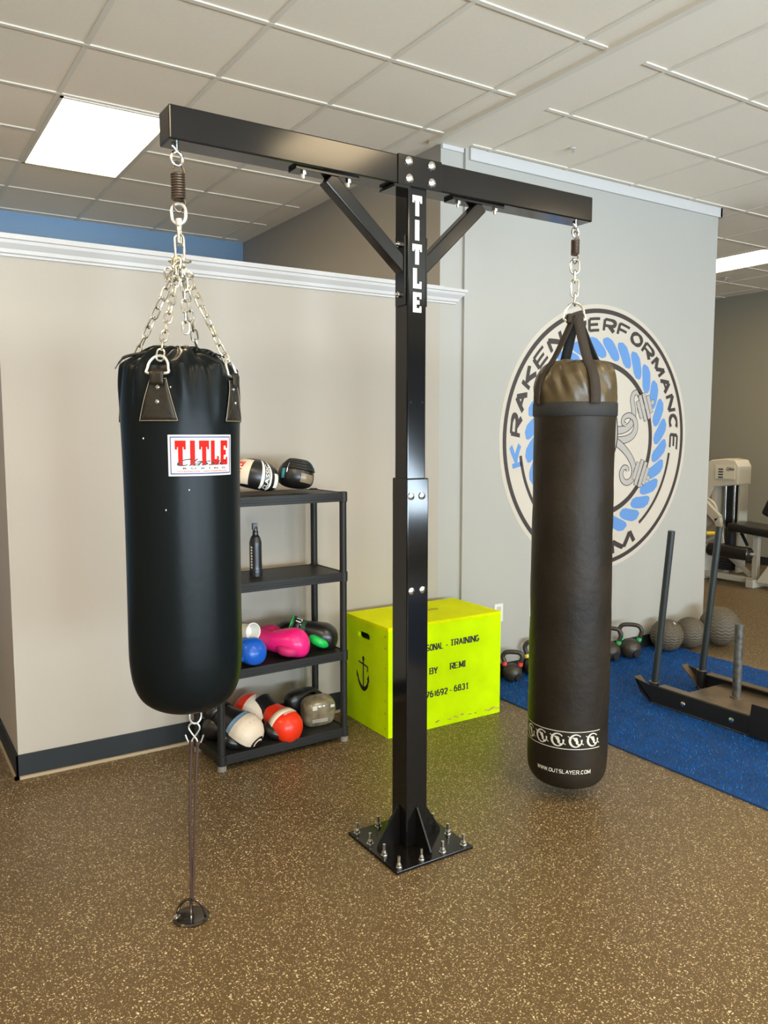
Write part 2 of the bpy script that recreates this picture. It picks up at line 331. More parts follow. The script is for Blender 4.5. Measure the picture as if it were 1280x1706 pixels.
BLK = {'T': [(0, .74, 1, 1), (.29, 0, .71, .74), (0, .64, .2, .74), (.8, .64, 1, .74)], 'I': [(.27, 0, .73, 1)],
       'L': [(.08, 0, .5, 1), (.5, 0, .98, .24), (.76, .24, .98, .36)], 'E': [(.08, 0, .48, 1), (.48, 0, .98, .22), (.48, .78, .98, 1), (.48, .4, .78, .61), (.76, .22, .98, .32), (.76, .68, .98, .78)]}
def block(mb, ch, fn, mi=0):
    for k, (a, b, c, d) in enumerate(BLK[ch]):
        n = 3; V = [fn(a+(c-a)*i/n, b+(d-b)*j) for i in range(n+1) for j in (0, 1)]
        mb.add(V, [(2*i, 2*i+2, 2*i+3, 2*i+1) for i in range(n)], mi)

# ------------------------------------------------------------------ the room
CZ = 3.337; YW = 4.017
struct(MB().box(-3, 9.28, -4, 9.0, -.05, 0).build('floor', M['floor']))
struct(MB().box(-3, 2.885, -4, 7.02, CZ, CZ+.05).box(2.885, 2.97, YW, 7.02, CZ, CZ+.05).box(3.14, 9.28, -4, 9.0, CZ, CZ+.05).build('ceiling', M['ceil']))
struct(MB().box(2.915, 3.14, -4, YW+.02, CZ-.004, CZ+.05).build('ceiling_plaster_band' and 'trim_1', M['plaster']))
struct(MB().box(2.880, 2.915, -4, YW+.0, CZ-.022, CZ+.05).build('trim_2', M['grid'], bevel=.003))
gm = MB(); gw = .012; gz0, gz1 = CZ-.006, CZ+.002
LX = [.915+.61*k for k in range(-6, 4)]; LY = [3.88+.61*k for k in range(-12, 6)]
RX = [3.30+.637*k for k in range(0, 10)]; RY = [2.664+.637*k for k in range(-10, 10)]
for x in LX: gm.box(x-gw, x+gw, -4, 7.02, gz0, gz1)
for y in LY: gm.box(-3, 2.88, y-gw, y+gw, gz0-.001, gz1)
for x in RX: gm.box(x-gw, x+gw, -4, 3.98 if x < 5.6 else 9, gz0, gz1)
for y in RY: gm.box(3.14 if y < 3.98 else 5.6, 9.28, y-gw, y+gw, gz0-.001, gz1)
struct(gm.build('trim_3', M['grid']))
# walls
struct(MB().box(.526, 2.97, YW, YW+.12, 0, 2.46).box(.526, .646, YW+.12, 7.02, 0, 2.46).build('wall_partition', M['wall']))
struct(MB().box(-3, 2.97, 7.02, 7.15, 0, CZ).build('wall_back', M['blue_wall']))
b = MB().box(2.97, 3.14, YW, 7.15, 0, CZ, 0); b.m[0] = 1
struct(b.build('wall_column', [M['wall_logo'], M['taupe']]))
struct(MB().box(3.14, 5.60, YW-.022, 7.15, 0, CZ).build('wall_logo', M['wall_logo']))
struct(MB().box(9.28, 9.4, -4, 9, 0, CZ).build('wall_right', M['taupe2']))
struct(MB().box(5.6, 9.28, 9, 9.1, 0, CZ).build('wall_far', M['taupe2']))
struct(MB().box(-3.1, -3, -4, 7.15, 0, CZ).build('wall_left', M['wall']))
fb = MB().box(-3, 9.28, -4.1, -4, 2.8, CZ).box(-3, 9.28, -4.1, -4, 0, .5)
xs = [-3]+[v for ab in WINX for v in ab]+[9.28]
for i in range(0, len(xs), 2): fb.box(xs[i], xs[i+1], -4.1, -4, .5, 2.8)
struct(fb.build('wall_front', M['wall']))
for i, (a, c) in enumerate(WINX):
    f = MB().box(a, a+.05, -4.05, -3.97, .5, 2.8).box(c-.05, c, -4.05, -3.97, .5, 2.8).box(a, c, -4.05, -3.97, .5, .55).box(a, c, -4.05, -3.97, 2.75, 2.8).box((a+c)/2-.025, (a+c)/2+.025, -4.05, -3.97, .5, 2.8)
    struct(f.build('window_%d' % (i+1), M['frame']))
# crown cap on the partition: stepped moulding, returned at its right end
prof = [(0, 0), (-.012, 0), (-.012, .010), (-.022, .014), (-.026, .030), (-.048, .052), (-.052, .066), (-.062, .068), (-.062, .085), (0, .085)]
def crown(path_pts, flip=False):
    V = []; F = []; n = len(prof)
    for (x, y, ox, oy) in path_pts:
        for (p, q) in prof: V.append((x-p*ox, y-p*oy, 2.405+q))
    for i in range(len(path_pts)-1):
        for j in range(n): F.append((i*n+j, i*n+(j+1) % n, (i+1)*n+(j+1) % n, (i+1)*n+j))
    F += [tuple(range(n)), tuple(range((len(path_pts)-1)*n, len(path_pts)*n))]
    return V, F
mbc = MB().add(*crown([(.526, 7.02, -1, 0), (.526, YW, -1, -1), (3.075, YW, 1, -1), (3.075, YW+.002, 1, 0)]))
mbc.box(.5, 2.96, YW-.06, YW+.14, 2.488, 2.495); mbc.box(.47, .66, YW+.14, 7.02, 2.488, 2.495)
struct(mbc.build('trim_4', M['white']))
struct(MB().box(3.165, 5.625, YW-.042, YW-.02, 3.265, CZ-.001).box(5.6, 5.625, YW-.042, 7.0, 3.265, CZ-.001).build('trim_5', M['white'], bevel=.002))
struct(MB().box(2.975, 3.135, YW-.012, YW, CZ-.03, CZ-.005).build('trim_6', M['white']))
# baseboards
bb = MB().box(.514, 3.14, YW-.010, YW, .012, .115).box(.514, .526, YW-.010, 7.0, .012, .115)
bo = struct(bb.build('baseboard_partition', M['base'], bevel=.002))
struct(MB().box(.505, 3.14, YW-.022, YW, 0, .014).box(.505, .526, YW-.022, 7.0, 0, .014).build('trim_7', M['tan']))
struct(MB().box(3.14, 5.612, YW-.034, YW-.022, 0, .10).box(5.6, 5.612, YW-.034, 7.0, 0, .10).build('baseboard_logo', M['base']))
struct(MB().box(9.268, 9.28, -3.9, 9, 0, .10).build('baseboard_right', M['base']))
# ceiling lights
def panel(x0, x1, y0, y1, label, group=None):
    t = thing('ceiling_light', label, 'ceiling light', ((x0+x1)/2, (y0+y1)/2, CZ), group=group)
    MB().box(x0+.025, x1-.025, y0+.025, y1-.025, CZ-.010, CZ-.004).build('diffuser', M['panel'], t)
    f = MB(); z0, z1 = CZ-.013, CZ-.001
    f.box(x0+.01, x0+.026, y0+.01, y1-.01, z0, z1).box(x1-.026, x1-.01, y0+.01, y1-.01, z0, z1).box(x0+.01, x1-.01, y0+.01, y0+.026, z0, z1).box(x0+.01, x1-.01, y1-.026, y1-.01, z0, z1)
    f.build('frame', M['grid'], t); return t
panel(LX[6], LX[7], LY[13], LY[15], 'glowing rectangular ceiling panel light over the low partition at upper left')
panel(RX[6], RX[7], RY[13], RY[15], 'glowing ceiling panel light at right, past the end of the logo wall')
g = 'ceiling lights over the near part of the gym'
for x0, y0 in ((LX[4], LY[6]), (LX[8], LY[6]), (LX[2], LY[9]), (LX[6], LY[2]), (RX[2], RY[4]), (RX[5], RY[6]), (RX[6], RY[2]), (LX[2], LY[3])):
    panel(x0, x0+.61, y0, y0+1.22, 'rectangular recessed ceiling panel light over the near part of the gym floor', g)
for (x, y, lab) in ((3.683, 3.644, 'small dark sprinkler head in the ceiling above the logo wall'), (8.107, 5.657, 'small sprinkler head in the ceiling at far right beyond the bright panel')):
    t = thing('sprinkler_head', lab, 'sprinkler', (x, y, CZ-.004))
    MB().cyl((x, y, CZ-.006), (x, y, CZ-.012), .035 if x > 5 else .018).build('cover_plate', M['white'], t, smooth=True)
    MB().cyl((x, y, CZ-.012), (x, y, CZ-.035), .010).cyl((x, y, CZ-.035), (x, y, CZ-.038), .018).build('nozzle', M['bolt'], t, smooth=True)
for x0, lab in ((3.41, 'ivory wall outlet plate just right of the yellow box'), (3.72, 'ivory wall outlet plate mostly behind the long bag')):
    t = thing('outlet_plate', lab, 'wall outlet', (x0+.035, YW-.022, .445))
    op = MB().box(x0, x0+.075, YW-.028, YW-.022, .385, .505).build('plate', M['outlet'], t, bevel=.002)
    MB().box(x0+.022, x0+.053, YW-.031, YW-.027, .40, .435).build('socket', M['socket'], op); MB().box(x0+.022, x0+.053, YW-.031, YW-.027, .452, .487).build('socket', M['socket'], op)

# ------------------------------------------------------------------ wall logo
LCX, LCZ, LR = 4.365, 1.578, .932
def lw(off): return lambda a, r: (LCX+LR*r*math.cos(a), YW-.022-off, LCZ+LR*r*math.sin(a))
lg = thing('wall_logo_sticker', 'large round black, blue and cream gym logo sticker on the pale wall', 'wall sign', (LCX, YW-.022, LCZ))
def ringm(mb, fn, r0, r1, a0=0, a1=360, n=120):
    V = []; F = []
    for i in range(n+1):
        a = R(a0+(a1-a0)*i/n); V += [fn(a, r0), fn(a, r1)]
    for i in range(n): F.append((2*i, 2*i+1, 2*i+3, 2*i+2))
    return mb.add(V, F)
MB().lathe([(.001, 0), (LR, 0), (LR, .0012), (.001, .0012)], (LCX, YW-.022, LCZ), 120, axis='y').build('backing_disc', M['decal'], lg)
f1 = lw(.002); f2 = lw(.0028)
mb = MB(); ringm(mb, f1, .935, .968); ringm(mb, f1, .548, .588); ringm(mb, f1, .795, .820, -8, -55, 40); ringm(mb, f1, .795, .820, 188, 235, 40)
mb.build('ring_lines', M['decalk'], lg)
mb = MB(); N = 28
for k in range(N):
    th = 2*PI*(k+.35)/N; wd = 2*PI/N; V = []; n = 12
    for i in range(n+1):
        u = i/n; c = .34*wd*math.sin((u-.5)*PI); V.append(f1(th+c-.455*wd*math.sin(PI*u)**.36, .604+.162*u))
    for i in range(n, -1, -1):
        u = i/n; c = .34*wd*math.sin((u-.5)*PI); V.append(f1(th+c+.455*wd*math.sin(PI*u)**.36, .604+.162*u))
    m_ = len(V); F = [(i, i+1, m_-2-i, m_-1-i) for i in range(n)]; mb.add(V, F)
mb.build('rope_ring', M['decalb'], lg)
def arc_text(mb, s, a0, a1, r0, r1, shear=0, tv=.24): stext(mb, s, lambda u, v, o: lw(.002+o)(R(a0+(a1-a0)*u), r0+(r1-r0)*v), tv, .20, .40, shear)
mb = MB(); arc_text(mb, 'K', 192, 182.5, .80, .905); mb.build('blue_letter', M['decalb'], lg)
mb = MB(); arc_text(mb, 'RAKEN', 178, 121, .80, .905, .12); mb.build('lettering', M['decalk'], lg); mb = MB(); arc_text(mb, 'PERFORMANCE', 111, -5, .80, .905, .12); mb.build('lettering', M['decalk'], lg); mb = MB()
arc_text(mb, 'GYM', 243, 297, .915, .795, 0, .18); mb.build('lettering', M['decalk'], lg)
def ribbon(mb, P, wd, off):
    P = smooth_path([(p[0], p[1], 0) for p in P], 8); n = len(P); V = []; F = []
    for i in range(n):
        t = (P[min(n-1, i+1)]-P[max(0, i-1)]); t = t.normalized(); nn = Vector((-t.y, t.x, 0)); w_ = wd(i/(n-1)) if callable(wd) else wd
        for s_ in (-1, 1):
            q = P[i]+nn*s_*w_/2; V.append((LCX+LR*q.x, YW-.022-off, LCZ+LR*q.y))
    for i in range(n-1): F.append((2*i, 2*i+1, 2*i+3, 2*i+2))
    mb.add(V, F)
def cr(x, y, sg=1): return (sg*(x-556)/541, (843-y)/747)
kd = MB(); kl = MB()
for sg in (1, -1):
    T = [[(560, 700), (620, 780), (680, 790), (730, 765), (752, 720), (752, 670), (742, 620), (748, 585), (768, 572), (785, 585), (783, 605)],
         [(560, 760), (620, 840), (690, 848), (745, 825), (768, 780), (760, 730), (728, 706), (696, 718), (688, 748), (706, 760)],
         [(570, 800), (640, 850), (700, 900), (745, 960), (765, 1020), (757, 1070), (727, 1095), (697, 1080), (686, 1040), (700, 1008), (722, 1010), (724, 1030)]]
    for i, t in enumerate(T):
        P = [cr(x, y, sg) for x, y in t]; ww = lambda u: .05*(1-.65*u)+.008
        ribbon(kd, P, (lambda u: ww(u)+.012), .0016+.0004*i); ribbon(kl, P, ww, .0020+.0004*i)
    for (cx_, cy_, an) in ((828, 650, 22), (815, 1050, -22)):
        c0 = cr(cx_, cy_, sg); a = R(an)*sg if sg > 0 else PI-R(an); ux = Vector((math.cos(a), math.sin(a), 0)); uy = Vector((-ux.y, ux.x, 0))
        for kk, (px, pw, ph) in enumerate(((0, .20, .035), (-.078, .034, .14), (-.040, .034, .21), (.004, .034, .21), (.042, .034, .14))):
            for mbx, g_, of in ((kd, .006, .0032+.0009*kk), (kl, 0, .0036+.0009*kk)):
                q = [Vector((c0[0], c0[1], 0))+ux*(px+sx*(pw+g_)/2)+uy*(sy*(ph+g_)/2) for sx, sy in ((-1, -1), (1, -1), (1, 1), (-1, 1))]
                mbx.add([(LCX+LR*v.x, YW-.022-of, LCZ+LR*v.y) for v in q], [(0, 1, 2, 3)])
for mbx, g_, of in ((kd, .012, .0085), (kl, 0, .0092)):
    V = [(LCX+LR*(.17+g_)*math.cos(a)*(1-.2*math.sin(a)), YW-.022-of, LCZ+LR*(.10+(.30+g_)*math.sin(a))) for a in [2*PI*k/40 for k in range(40)]]
    mbx.add(V, [tuple(range(40))])
kd.build('tentacle_outline', M['decalk'], lg); kl.build('tentacle_drawing', M['decalg'], lg)

# ------------------------------------------------------------------ heavy bag stand
PX, PY = 1.742, 2.540
st = thing('heavy_bag_stand', 'tall black steel T-shaped stand bolted to the floor holding two punching bags', 'punching bag stand', (PX, PY, 0))
MB().box(1.564, 1.921, 2.357, 2.716, 0, .012).build('base_plate', M['steel_black'], st, bevel=.002)
MB().box(PX-.049, PX+.049, PY-.055, PY+.049, .012, 1.452).build('sleeve', M['sleeve_black'], st, bevel=.005)
MB().box(PX-.043, PX+.041, PY-.045, PY+.041, 1.44, 2.512).build('post', M['sleeve_black'], st, bevel=.006)
BX0, BX1, BY0, BY1 = .822, 2.640, 2.490, 2.590
MB().box(BX0, BX1, BY0, BY1, 2.510, 2.612).build('beam', M['steel_black'], st, bevel=.005)
MB().box(1.650, 1.842, BY0-.006, BY1+.006, 2.507, 2.614).build('beam_bracket', M['steel_black'], st, bevel=.002)
MB().box(1.63, 1.70, BY0-.01, BY1-.01, 2.496, 2.506).build('cap_plate', M['steel_black'], st)
for sg, xa, xb, p0, p1 in ((-1, 1.385, 1.675, 1.255, 1.500), (1, 2.060, 1.800, 1.912, 2.165)):
    yb = PY-.005
    ex = (xb-xa)/.245*.035; MB().beam((xa, yb, 2.495), (xb+ex, yb, 2.215), .050, .050, (0, 1, 0)).build('brace', M['steel_black'], st, bevel=.004)
    MB().box(p0, p1, yb-.03, yb+.03, 2.499, 2.510).build('brace_plate', M['steel_black'], st, bevel=.001); MB().box(1.783 if sg > 0 else 1.690, 1.793 if sg > 0 else 1.699, yb-.03, yb+.03, 2.09, 2.34).build('post_plate', M['steel_black'], st, bevel=.001)
    for x in (p0+.035, p1-.035):
        q = MB().cyl((x, yb-.012, 2.499), (x, yb-.012, 2.489), .011, 6).cyl((x, yb-.012, 2.489), (x, yb-.012, 2.476), .006, 10); q.build('brace_bolt', M['bolt'], st)
    for z in (2.13, 2.31):
        xx = 1.689 if sg < 0 else 1.793; q = MB().cyl((xx, yb, z), (xx+sg*.008, yb, z), .011, 6).cyl((xx+sg*.008, yb, z), (xx+sg*.018, yb, z), .006, 10); q.build('brace_bolt', M['bolt'], st)
def dome(x, y, z, r, nm='carriage_bolt'):
    return MB().lathe([(.001, -r*.5), (r*.5, -r*.45), (r*.85, -r*.22), (r, 0), (r, .003), (.001, .003)], (x, y, z), 20, axis='y')
for x, z in ((1.694, 2.592), (1.795, 2.592), (1.697, 2.532), (1.797, 2.532)):
    o = MB(); V = MB().lathe([(.017, -.002), (.016, .004), (.011, .008), (.004, .010), (.001, .0102)], (x, BY0-.006, z), 20, axis='y'); V.build('carriage_bolt', M['bolt'], st, smooth=True)
for x, z in ((1.709, 1.385), (1.759, 1.385), (1.711, 1.025), (1.762, 1.025)):
    MB().lathe([(.014, -.002), (.0135, .004), (.009, .007), (.003, .009), (.001, .0092)], (x, PY-.055, z), 20, axis='y').build('carriage_bolt', M['bolt'], st, smooth=True)
for x in (1.713, 1.765):
    MB().lathe([(.0055, 0), (.0055, .0006), (.001, .0006)], (x, PY-.045, 1.735), 14, axis='y').build('hole', M['hole'], st)
for d in ((-1, 0), (0, -1), (1, 0), (0, 1)):
    d = Vector((d[0], d[1], 0)); s_ = Vector((-d.y, d.x, 0))*.004; o0 = Vector((PX, PY-.003, 0))+d*(.050)
    P = [o0+Vector((0, 0, .012)), o0+d*.098+Vector((0, 0, .012)), o0+d*.098+Vector((0, 0, .022)), o0+d*.004+Vector((0, 0, .165)), o0+Vector((0, 0, .165))]
    V = [p-s_ for p in P]+[p+s_ for p in P]; MB().add(V, [(0, 1, 2, 3, 4), (9, 8, 7, 6, 5)]+[(i, (i+1) % 5, 5+(i+1) % 5, 5+i) for i in range(5)]).build('gusset', M['steel_black'], st, bevel=.001)
gx = [1.590, 1.692, 1.793, 1.895]; gy = [2.383, 2.485, 2.588, 2.690]
for i, x in enumerate(gx):
    for j, y in enumerate(gy):
        if i in (1, 2) and j in (1, 2): continue
        q = MB().cyl((x, y, .012), (x, y, .015), .0135, 16).cyl((x, y, .015), (x, y, .025), .0105, 6).cyl((x, y, .025), (x, y, .030), .0075, 12).cyl((x, y, .03), (x, y, .056), .0058, 12); q.build('anchor_bolt', M['bolt'], st)
mb = MB()
for k, ch in enumerate('TITLE'):
    z1 = 2.482-k*.0862; block(mb, ch, lambda u, v, z1=z1: (1.7175+.043*u, PY-.0462, z1-.073+.073*v))
mb.build('lettering', M['printwhite'], st)
def eye_bolt(x, y):
    q = MB().cyl((x, y, 2.514), (x, y, 2.49), .006, 10); P = [(x+.018*math.sin(a), y, 2.470-.020*math.cos(a)) for a in [2*PI*k/20 for k in range(20)]]
    q.tube(P, .005, 8, closed=True); q.cyl((x-.014, y, 2.507), (x+.012, y, 2.487), .004, 8); q.build('eye_bolt', M['bolt'], st, smooth=True)
eye_bolt(.860, PY); eye_bolt(2.592, PY)

def spring(x, y, z0, z1, r, turns, wr, label):
    t = thing('coil_spring', label, 'spring', (x, y, z1+.03)); P = []
    for k in range(int(turns*14)+1): a = 2*PI*k/14; P.append((x+r*math.cos(a), y+r*math.sin(a), z0+(z1-z0)*k/(turns*14)))
    MB().tube(P, wr, 7).build('coil', M['springm'], t, smooth=True)
    for zz, s_ in ((z1, 1), (z0, -1)):
        h = MB()
        H = smooth_path([(x+r, y, zz), (x+r, y, zz+s_*.012), (x+r*.5, y, zz+s_*.030), (x-.002, y, zz+s_*.036), (x-r*.7, y, zz+s_*.026), (x-r*.75, y, zz+s_*.014)], 5); h.tube(H, wr, 7); h.build('end_hook', M['springm'], t, smooth=True)
    return t
spring(.862, PY, 2.346, 2.424, .0195, 10, .0036, 'bronze coil spring above the chains of the short wide bag')
spring(2.593, PY, 2.378, 2.440, .0155, 10, .0030, 'bronze coil spring above the long slim bag at right')

# ------------------------------------------------------------------ bag 1 (short, wide, chained)
A0 = 251.5; BXc, BYc = .853, 2.540
PAZ = [R(A0-21), R(A0+63), R(A0+155), R(A0+246)]
b1 = thing('heavy_bag', 'short wide black leather punching bag hung by four silver chains', 'punching bag', (BXc, BYc, 2.31))
pr = smooth_prof([(.0005, 1.886), (.04, 1.884), (.08, 1.876), (.12, 1.862), (.150, 1.846), (.168, 1.832), (.173, 1.822), (.176, 1.808), (.181, 1.77), (.184, 1.72), (.185, 1.66), (.183, 1.55), (.1812, 1.35), (.1815, 1.1), (.182, .95), (.180, .875), (.170, .81), (.148, .762), (.11, .732), (.06, .715), (.0005, .708)], 7)
def f_bag1(a, r, z):
    t = min(1, max(0, (z-1.60)/.24)); near = max(math.cos((a-p)) for p in PAZ); d = math.acos(max(-1, min(1, near)))
    fold = -.075*math.exp(-(d/.17)**2)+.060*math.exp(-((d-.40)/.09)**2)-.045*math.exp(-((d-.57)/.07)**2)+.014*math.sin(15*a+z*34)*math.exp(-((d-.35)/.25)**2)
    if z > 1.826:
        q = min(1, r/.168); return r*(1+fold*1.25*q*q), z+q*(1-q)*4*(.008*math.sin(7*a+1)+.006*math.sin(13*a+r*40)+.005*math.sin(23*a))+q**4*(-.010*math.exp(-(d/.22)**2)+.006*math.sin(5*a)+.003*math.sin(19*a))
    low = .004*math.sin(2*a+z*5)+.003*math.sin(3*a-z*7)
    zz = z+(-.010*math.exp(-(d/.22)**2)+.006*math.sin(5*a)+.003*math.sin(19*a))*max(0, min(1, (z-1.78)/.04))
    return r*(1+fold*t*t*1.25)*(1+low), zz
def bag1_r(a, z): 
    rr = np.interp(-z, [-p[1] for p in pr if p[0] > .16], [p[0] for p in pr if p[0] > .16]); return f_bag1(a, rr, z)[0]
MB().lathe(pr, (BXc, BYc, 0), 160, f_bag1).build('body', M['vinyl'], b1, smooth=True, ang=80)
def b1p(a, z, off=.001): r = bag1_r(a, z)+off; return (BXc+r*math.cos(a), BYc+r*math.sin(a), z)
mb = MB(); zs = 1.72     # side seam and lace along the top
L1 = smooth_path([(BXc-.11, BYc-.03, 1.870), (BXc-.05, BYc-.02, 1.884), (BXc, BYc-.03, 1.888), (BXc+.04, BYc-.06, 1.880), (BXc+.08, BYc-.09, 1.866), (BXc+.105, BYc-.105, 1.854)], 6)
for i in range(2, len(L1)-1, 2): p = L1[i]; mb.tube([p-Fh*.016+Vector((0, 0, -.001)), p+Vector((0, 0, .003)), p+Fh*.012+Rt*.008+Vector((0, 0, .002))], .003, 6)
aL = R(A0-82)
LP = smooth_path([(BXc+.10*math.cos(aL), BYc+.10*math.sin(aL), 1.872), (BXc+.16*math.cos(aL), BYc+.16*math.sin(aL), 1.858), (BXc+.180*math.cos(aL), BYc+.180*math.sin(aL), 1.842), (BXc+.196*math.cos(aL), BYc+.196*math.sin(aL), 1.818)], 5)
mb.tube(LP, [.010]*8+[.006]*4+[.003]*(len(LP)-12), 7, ry=.5)
mb.build('lace', M['webk'], b1, smooth=True)
for k, pa in enumerate(PAZ):
    # stitched trapezoid patch
    mb = MB(); n = 8; V = []
    for i in range(n+1):
        z = 1.655+(1.786-1.655)*i/n; hw = .060+(.028-.060)*min(1, i/(n*.85))
        for j in range(n+1): V.append(b1p(pa+(j/n*2-1)*hw/.184, z, .004))
    mb.add(V, [(i*(n+1)+j, i*(n+1)+j+1, (i+1)*(n+1)+j+1, (i+1)*(n+1)+j) for i in range(n) for j in range(n)])
    pt = mb.build('strap_patch', M['vinyl2'], b1, smooth=True, solid=.003)
    s_ = MB(); E = [(-.058, 1.658), (.058, 1.658), (.026, 1.782), (-.026, 1.782), (-.058, 1.658)]
    for (p, q) in zip(E[:-1], E[1:]):
        s_.tube([b1p(pa+(p[0]+(q[0]-p[0])*t/10)/.184, p[1]+(q[1]-p[1])*t/10, .0058) for t in range(11)], .0008, 5)
    s_.build('stitching', M['stitch'], pt); s_ = MB()
    for (p, q) in (((-.050, 1.665), (.026, 1.764)), ((.050, 1.665), (-.026, 1.764))):
        s_.tube([b1p(pa+(p[0]+(q[0]-p[0])*t/10)/.184, p[1]+(q[1]-p[1])*t/10, .0056+(.0003 if p[0] > 0 else 0)) for t in range(11)], .0011, 5)
    s_.build('seam', M['webk'], pt)
    mb = MB()
    for (za, zb) in ((1.764, 1.808),):
        V = []
        for i in range(5):
            z = za+(zb-za)*i/4
            for j in range(5): V.append(b1p(pa+(j/4*2-1)*.020/.18, z, .0215-.006*abs(i-3)/3))
        mb.add(V, [(i*5+j, i*5+j+1, (i+1)*5+j+1, (i+1)*5+j) for i in range(4) for j in range(4)])
    mb.build('strap_loop', M['vinyl2'], b1, smooth=True, solid=.005)
    nv = Vector((math.cos(pa), math.sin(pa), 0)); tv = Vector((-nv.y, nv.x, 0)); rb = bag1_r(pa, 1.80)+.012
    c = Vector((BXc, BYc, 0))+nv*rb; D = [c+tv*(.026*math.sin(a))+nv*(-.012*(1-math.cos(a))*.9)+Vector((0, 0, 1.822-.028*math.cos(a)*(-1))) for a in [-PI*.62+2*PI*.62*k/14 for k in range(15)]]
    D = [c+tv*x+nv*(-(z-1.81)*.35)+Vector((0, 0, z)) for x, z in [(-.030, 1.798), (-.032, 1.812), (-.028, 1.830), (-.016, 1.845), (0, 1.850), (.016, 1.845), (.028, 1.830), (.032, 1.812), (.030, 1.798)]]
    MB().tube(smooth_path(D, 4, closed=True), .0042, 8, closed=True).build('d_ring', M['zincw'], b1, smooth=True)
    for z in (1.757, 1.714):
        a_ = b1p(pa, z, .005); b_ = b1p(pa, z, .0085); MB().cyl(a_, b_, .0058, 14).cyl(b_, tuple(Vector(b_)+nv*.0025), .0048, 14, r2=.002).build('rivet', M['bolt'], pt, smooth=True)
    top = c+nv*(-.014)+Vector((0, 0, 1.838)); g_ = Vector((.862, PY, 2.135))+nv*.014
    mb = MB(); chain(mb, [top, g_], twist=k*.9+.3, nrm=tuple(tv)); mb.build('chain', M['zinc'], b1, smooth=True)
mb = MB(); chain(mb, [(.868, PY-.025, 1.935), (.866, PY-.02, 2.135)], nrm=tuple(Rt), twist=.1); mb.build('chain', M['zinc'], b1, smooth=True)
mb = MB(); rr = random.Random(4)     # gathered upper links
for k in range(15):
    a = rr.uniform(0, 2*PI); q = rr.uniform(0, 1); c = (.862+(.012+.016*q)*math.cos(a), PY+(.012+.016*q)*math.sin(a), 2.165-.055*q)
    link(mb, c, (math.cos(a)*.6*q+rr.uniform(-.4, .4), math.sin(a)*.6*q+rr.uniform(-.4, .4), -1+rr.uniform(0, .7)), (rr.uniform(-1, 1), rr.uniform(-1, 1), .3), .040, .021, .0031)
link(mb, Vector((.862, PY, 2.118))-Rt*.036, (-.1, 0, 1), tuple(Rt), .042, .026, .0035)
mb.build('gathered_links', M['zinc'], b1, smooth=True)
mb = MB(); link(mb, (.862, PY, 2.198), (0, 0, 1), tuple(Rt), .085, .028, .0042, 8); link(mb, (.862, PY, 2.238), (0, 0, 1), tuple(Fh), .060, .022, .0052, 8)
link(mb, (.862, PY, 2.158), tuple(Rt), tuple(Fh), .068, .024, .0036, 8)
mb.build('quick_link', M['zinc'], b1, smooth=True)
mb = MB(); link(mb, (.862, PY, 2.303), (0, 0, 1), tuple(Rt), .062, .044, .0055, 8); mb.cyl((.862, PY, 2.268), (.862, PY, 2.288), .0105, 14).cyl((.862, PY, 2.255), (.862, PY, 2.268), .008, 14); mb.build('swivel', M['zincw'], b1, smooth=True)
# brand patch on the bag
def lab(off): return lambda u, v: b1p(R(A0-12.5+66*u), 1.492+(1.616-1.492)*v, off)
V = []; n = 14; mb = MB(); q = lab(.0015)
for i in range(n+1):
    for j in range(5): V.append(q(i/n, j/4))
mb.add(V, [(i*5+j, (i+1)*5+j, (i+1)*5+j+1, i*5+j+1) for i in range(n) for j in range(4)]); lb = mb.build('brand_label', M['printwhite'], b1, smooth=True)
q = lab(.0024); mb = MB()
for (u0, u1, v0, v1) in ((.03, .97, .93, .955), (.03, .97, .045, .07), (.03, .042, .045, .955), (.958, .97, .045, .955)):
    for i in range(12): a_, c_ = u0+(u1-u0)*i/12, u0+(u1-u0)*(i+1)/12; mb.add([q(a_, v0), q(c_, v0), q(c_, v1), q(a_, v1)], [(0, 1, 2, 3)])
mb.build('label_border', M['navy'], lb)
mb = MB()
for k, ch in enumerate('TITLE'): u0 = .095+k*.168; block(mb, ch, lambda u, v, u0=u0: q(u0+.150*u, .26+.60*v))
text(mb, 'TITLE BOXING CLUB      WWW.TITLEBOXING.COM', lambda u, v: q(.12+.78*u, .095+.035*v)); mb.build('red_lettering', M['red'], lb)
q = lab(.0032); mb = MB(); text(mb, 'Classic', lambda u, v: q(.12+.78*u, .245+.17*v+.02*u), 0, .6); text(mb, 'B  O  X  I  N  G', lambda u, v: q(.2+.66*u, .165+.045*v), .01)
mb.build('black_lettering', M['printblack'], lb)
mb = MB()
for (a, z) in ((A0-25, 1.635-.03), (A0+3, 1.757), (A0+18, 1.45), (A0-4, 1.39)): p = b1p(R(a-12), z, .0005); MB().ellipsoid(p, (.0022, .0022, .003), 8, 6).build('paint_fleck', M['printwhite'], b1)
mb = MB(); mb.tube([(.871+.020*math.sin(a), PY-.02, .690-.026*math.cos(a)) for a in [2*PI*k/24 for k in range(24)]], .0034, 8, closed=True); mb.build('bottom_ring', M['zincw'], b1, smooth=True)

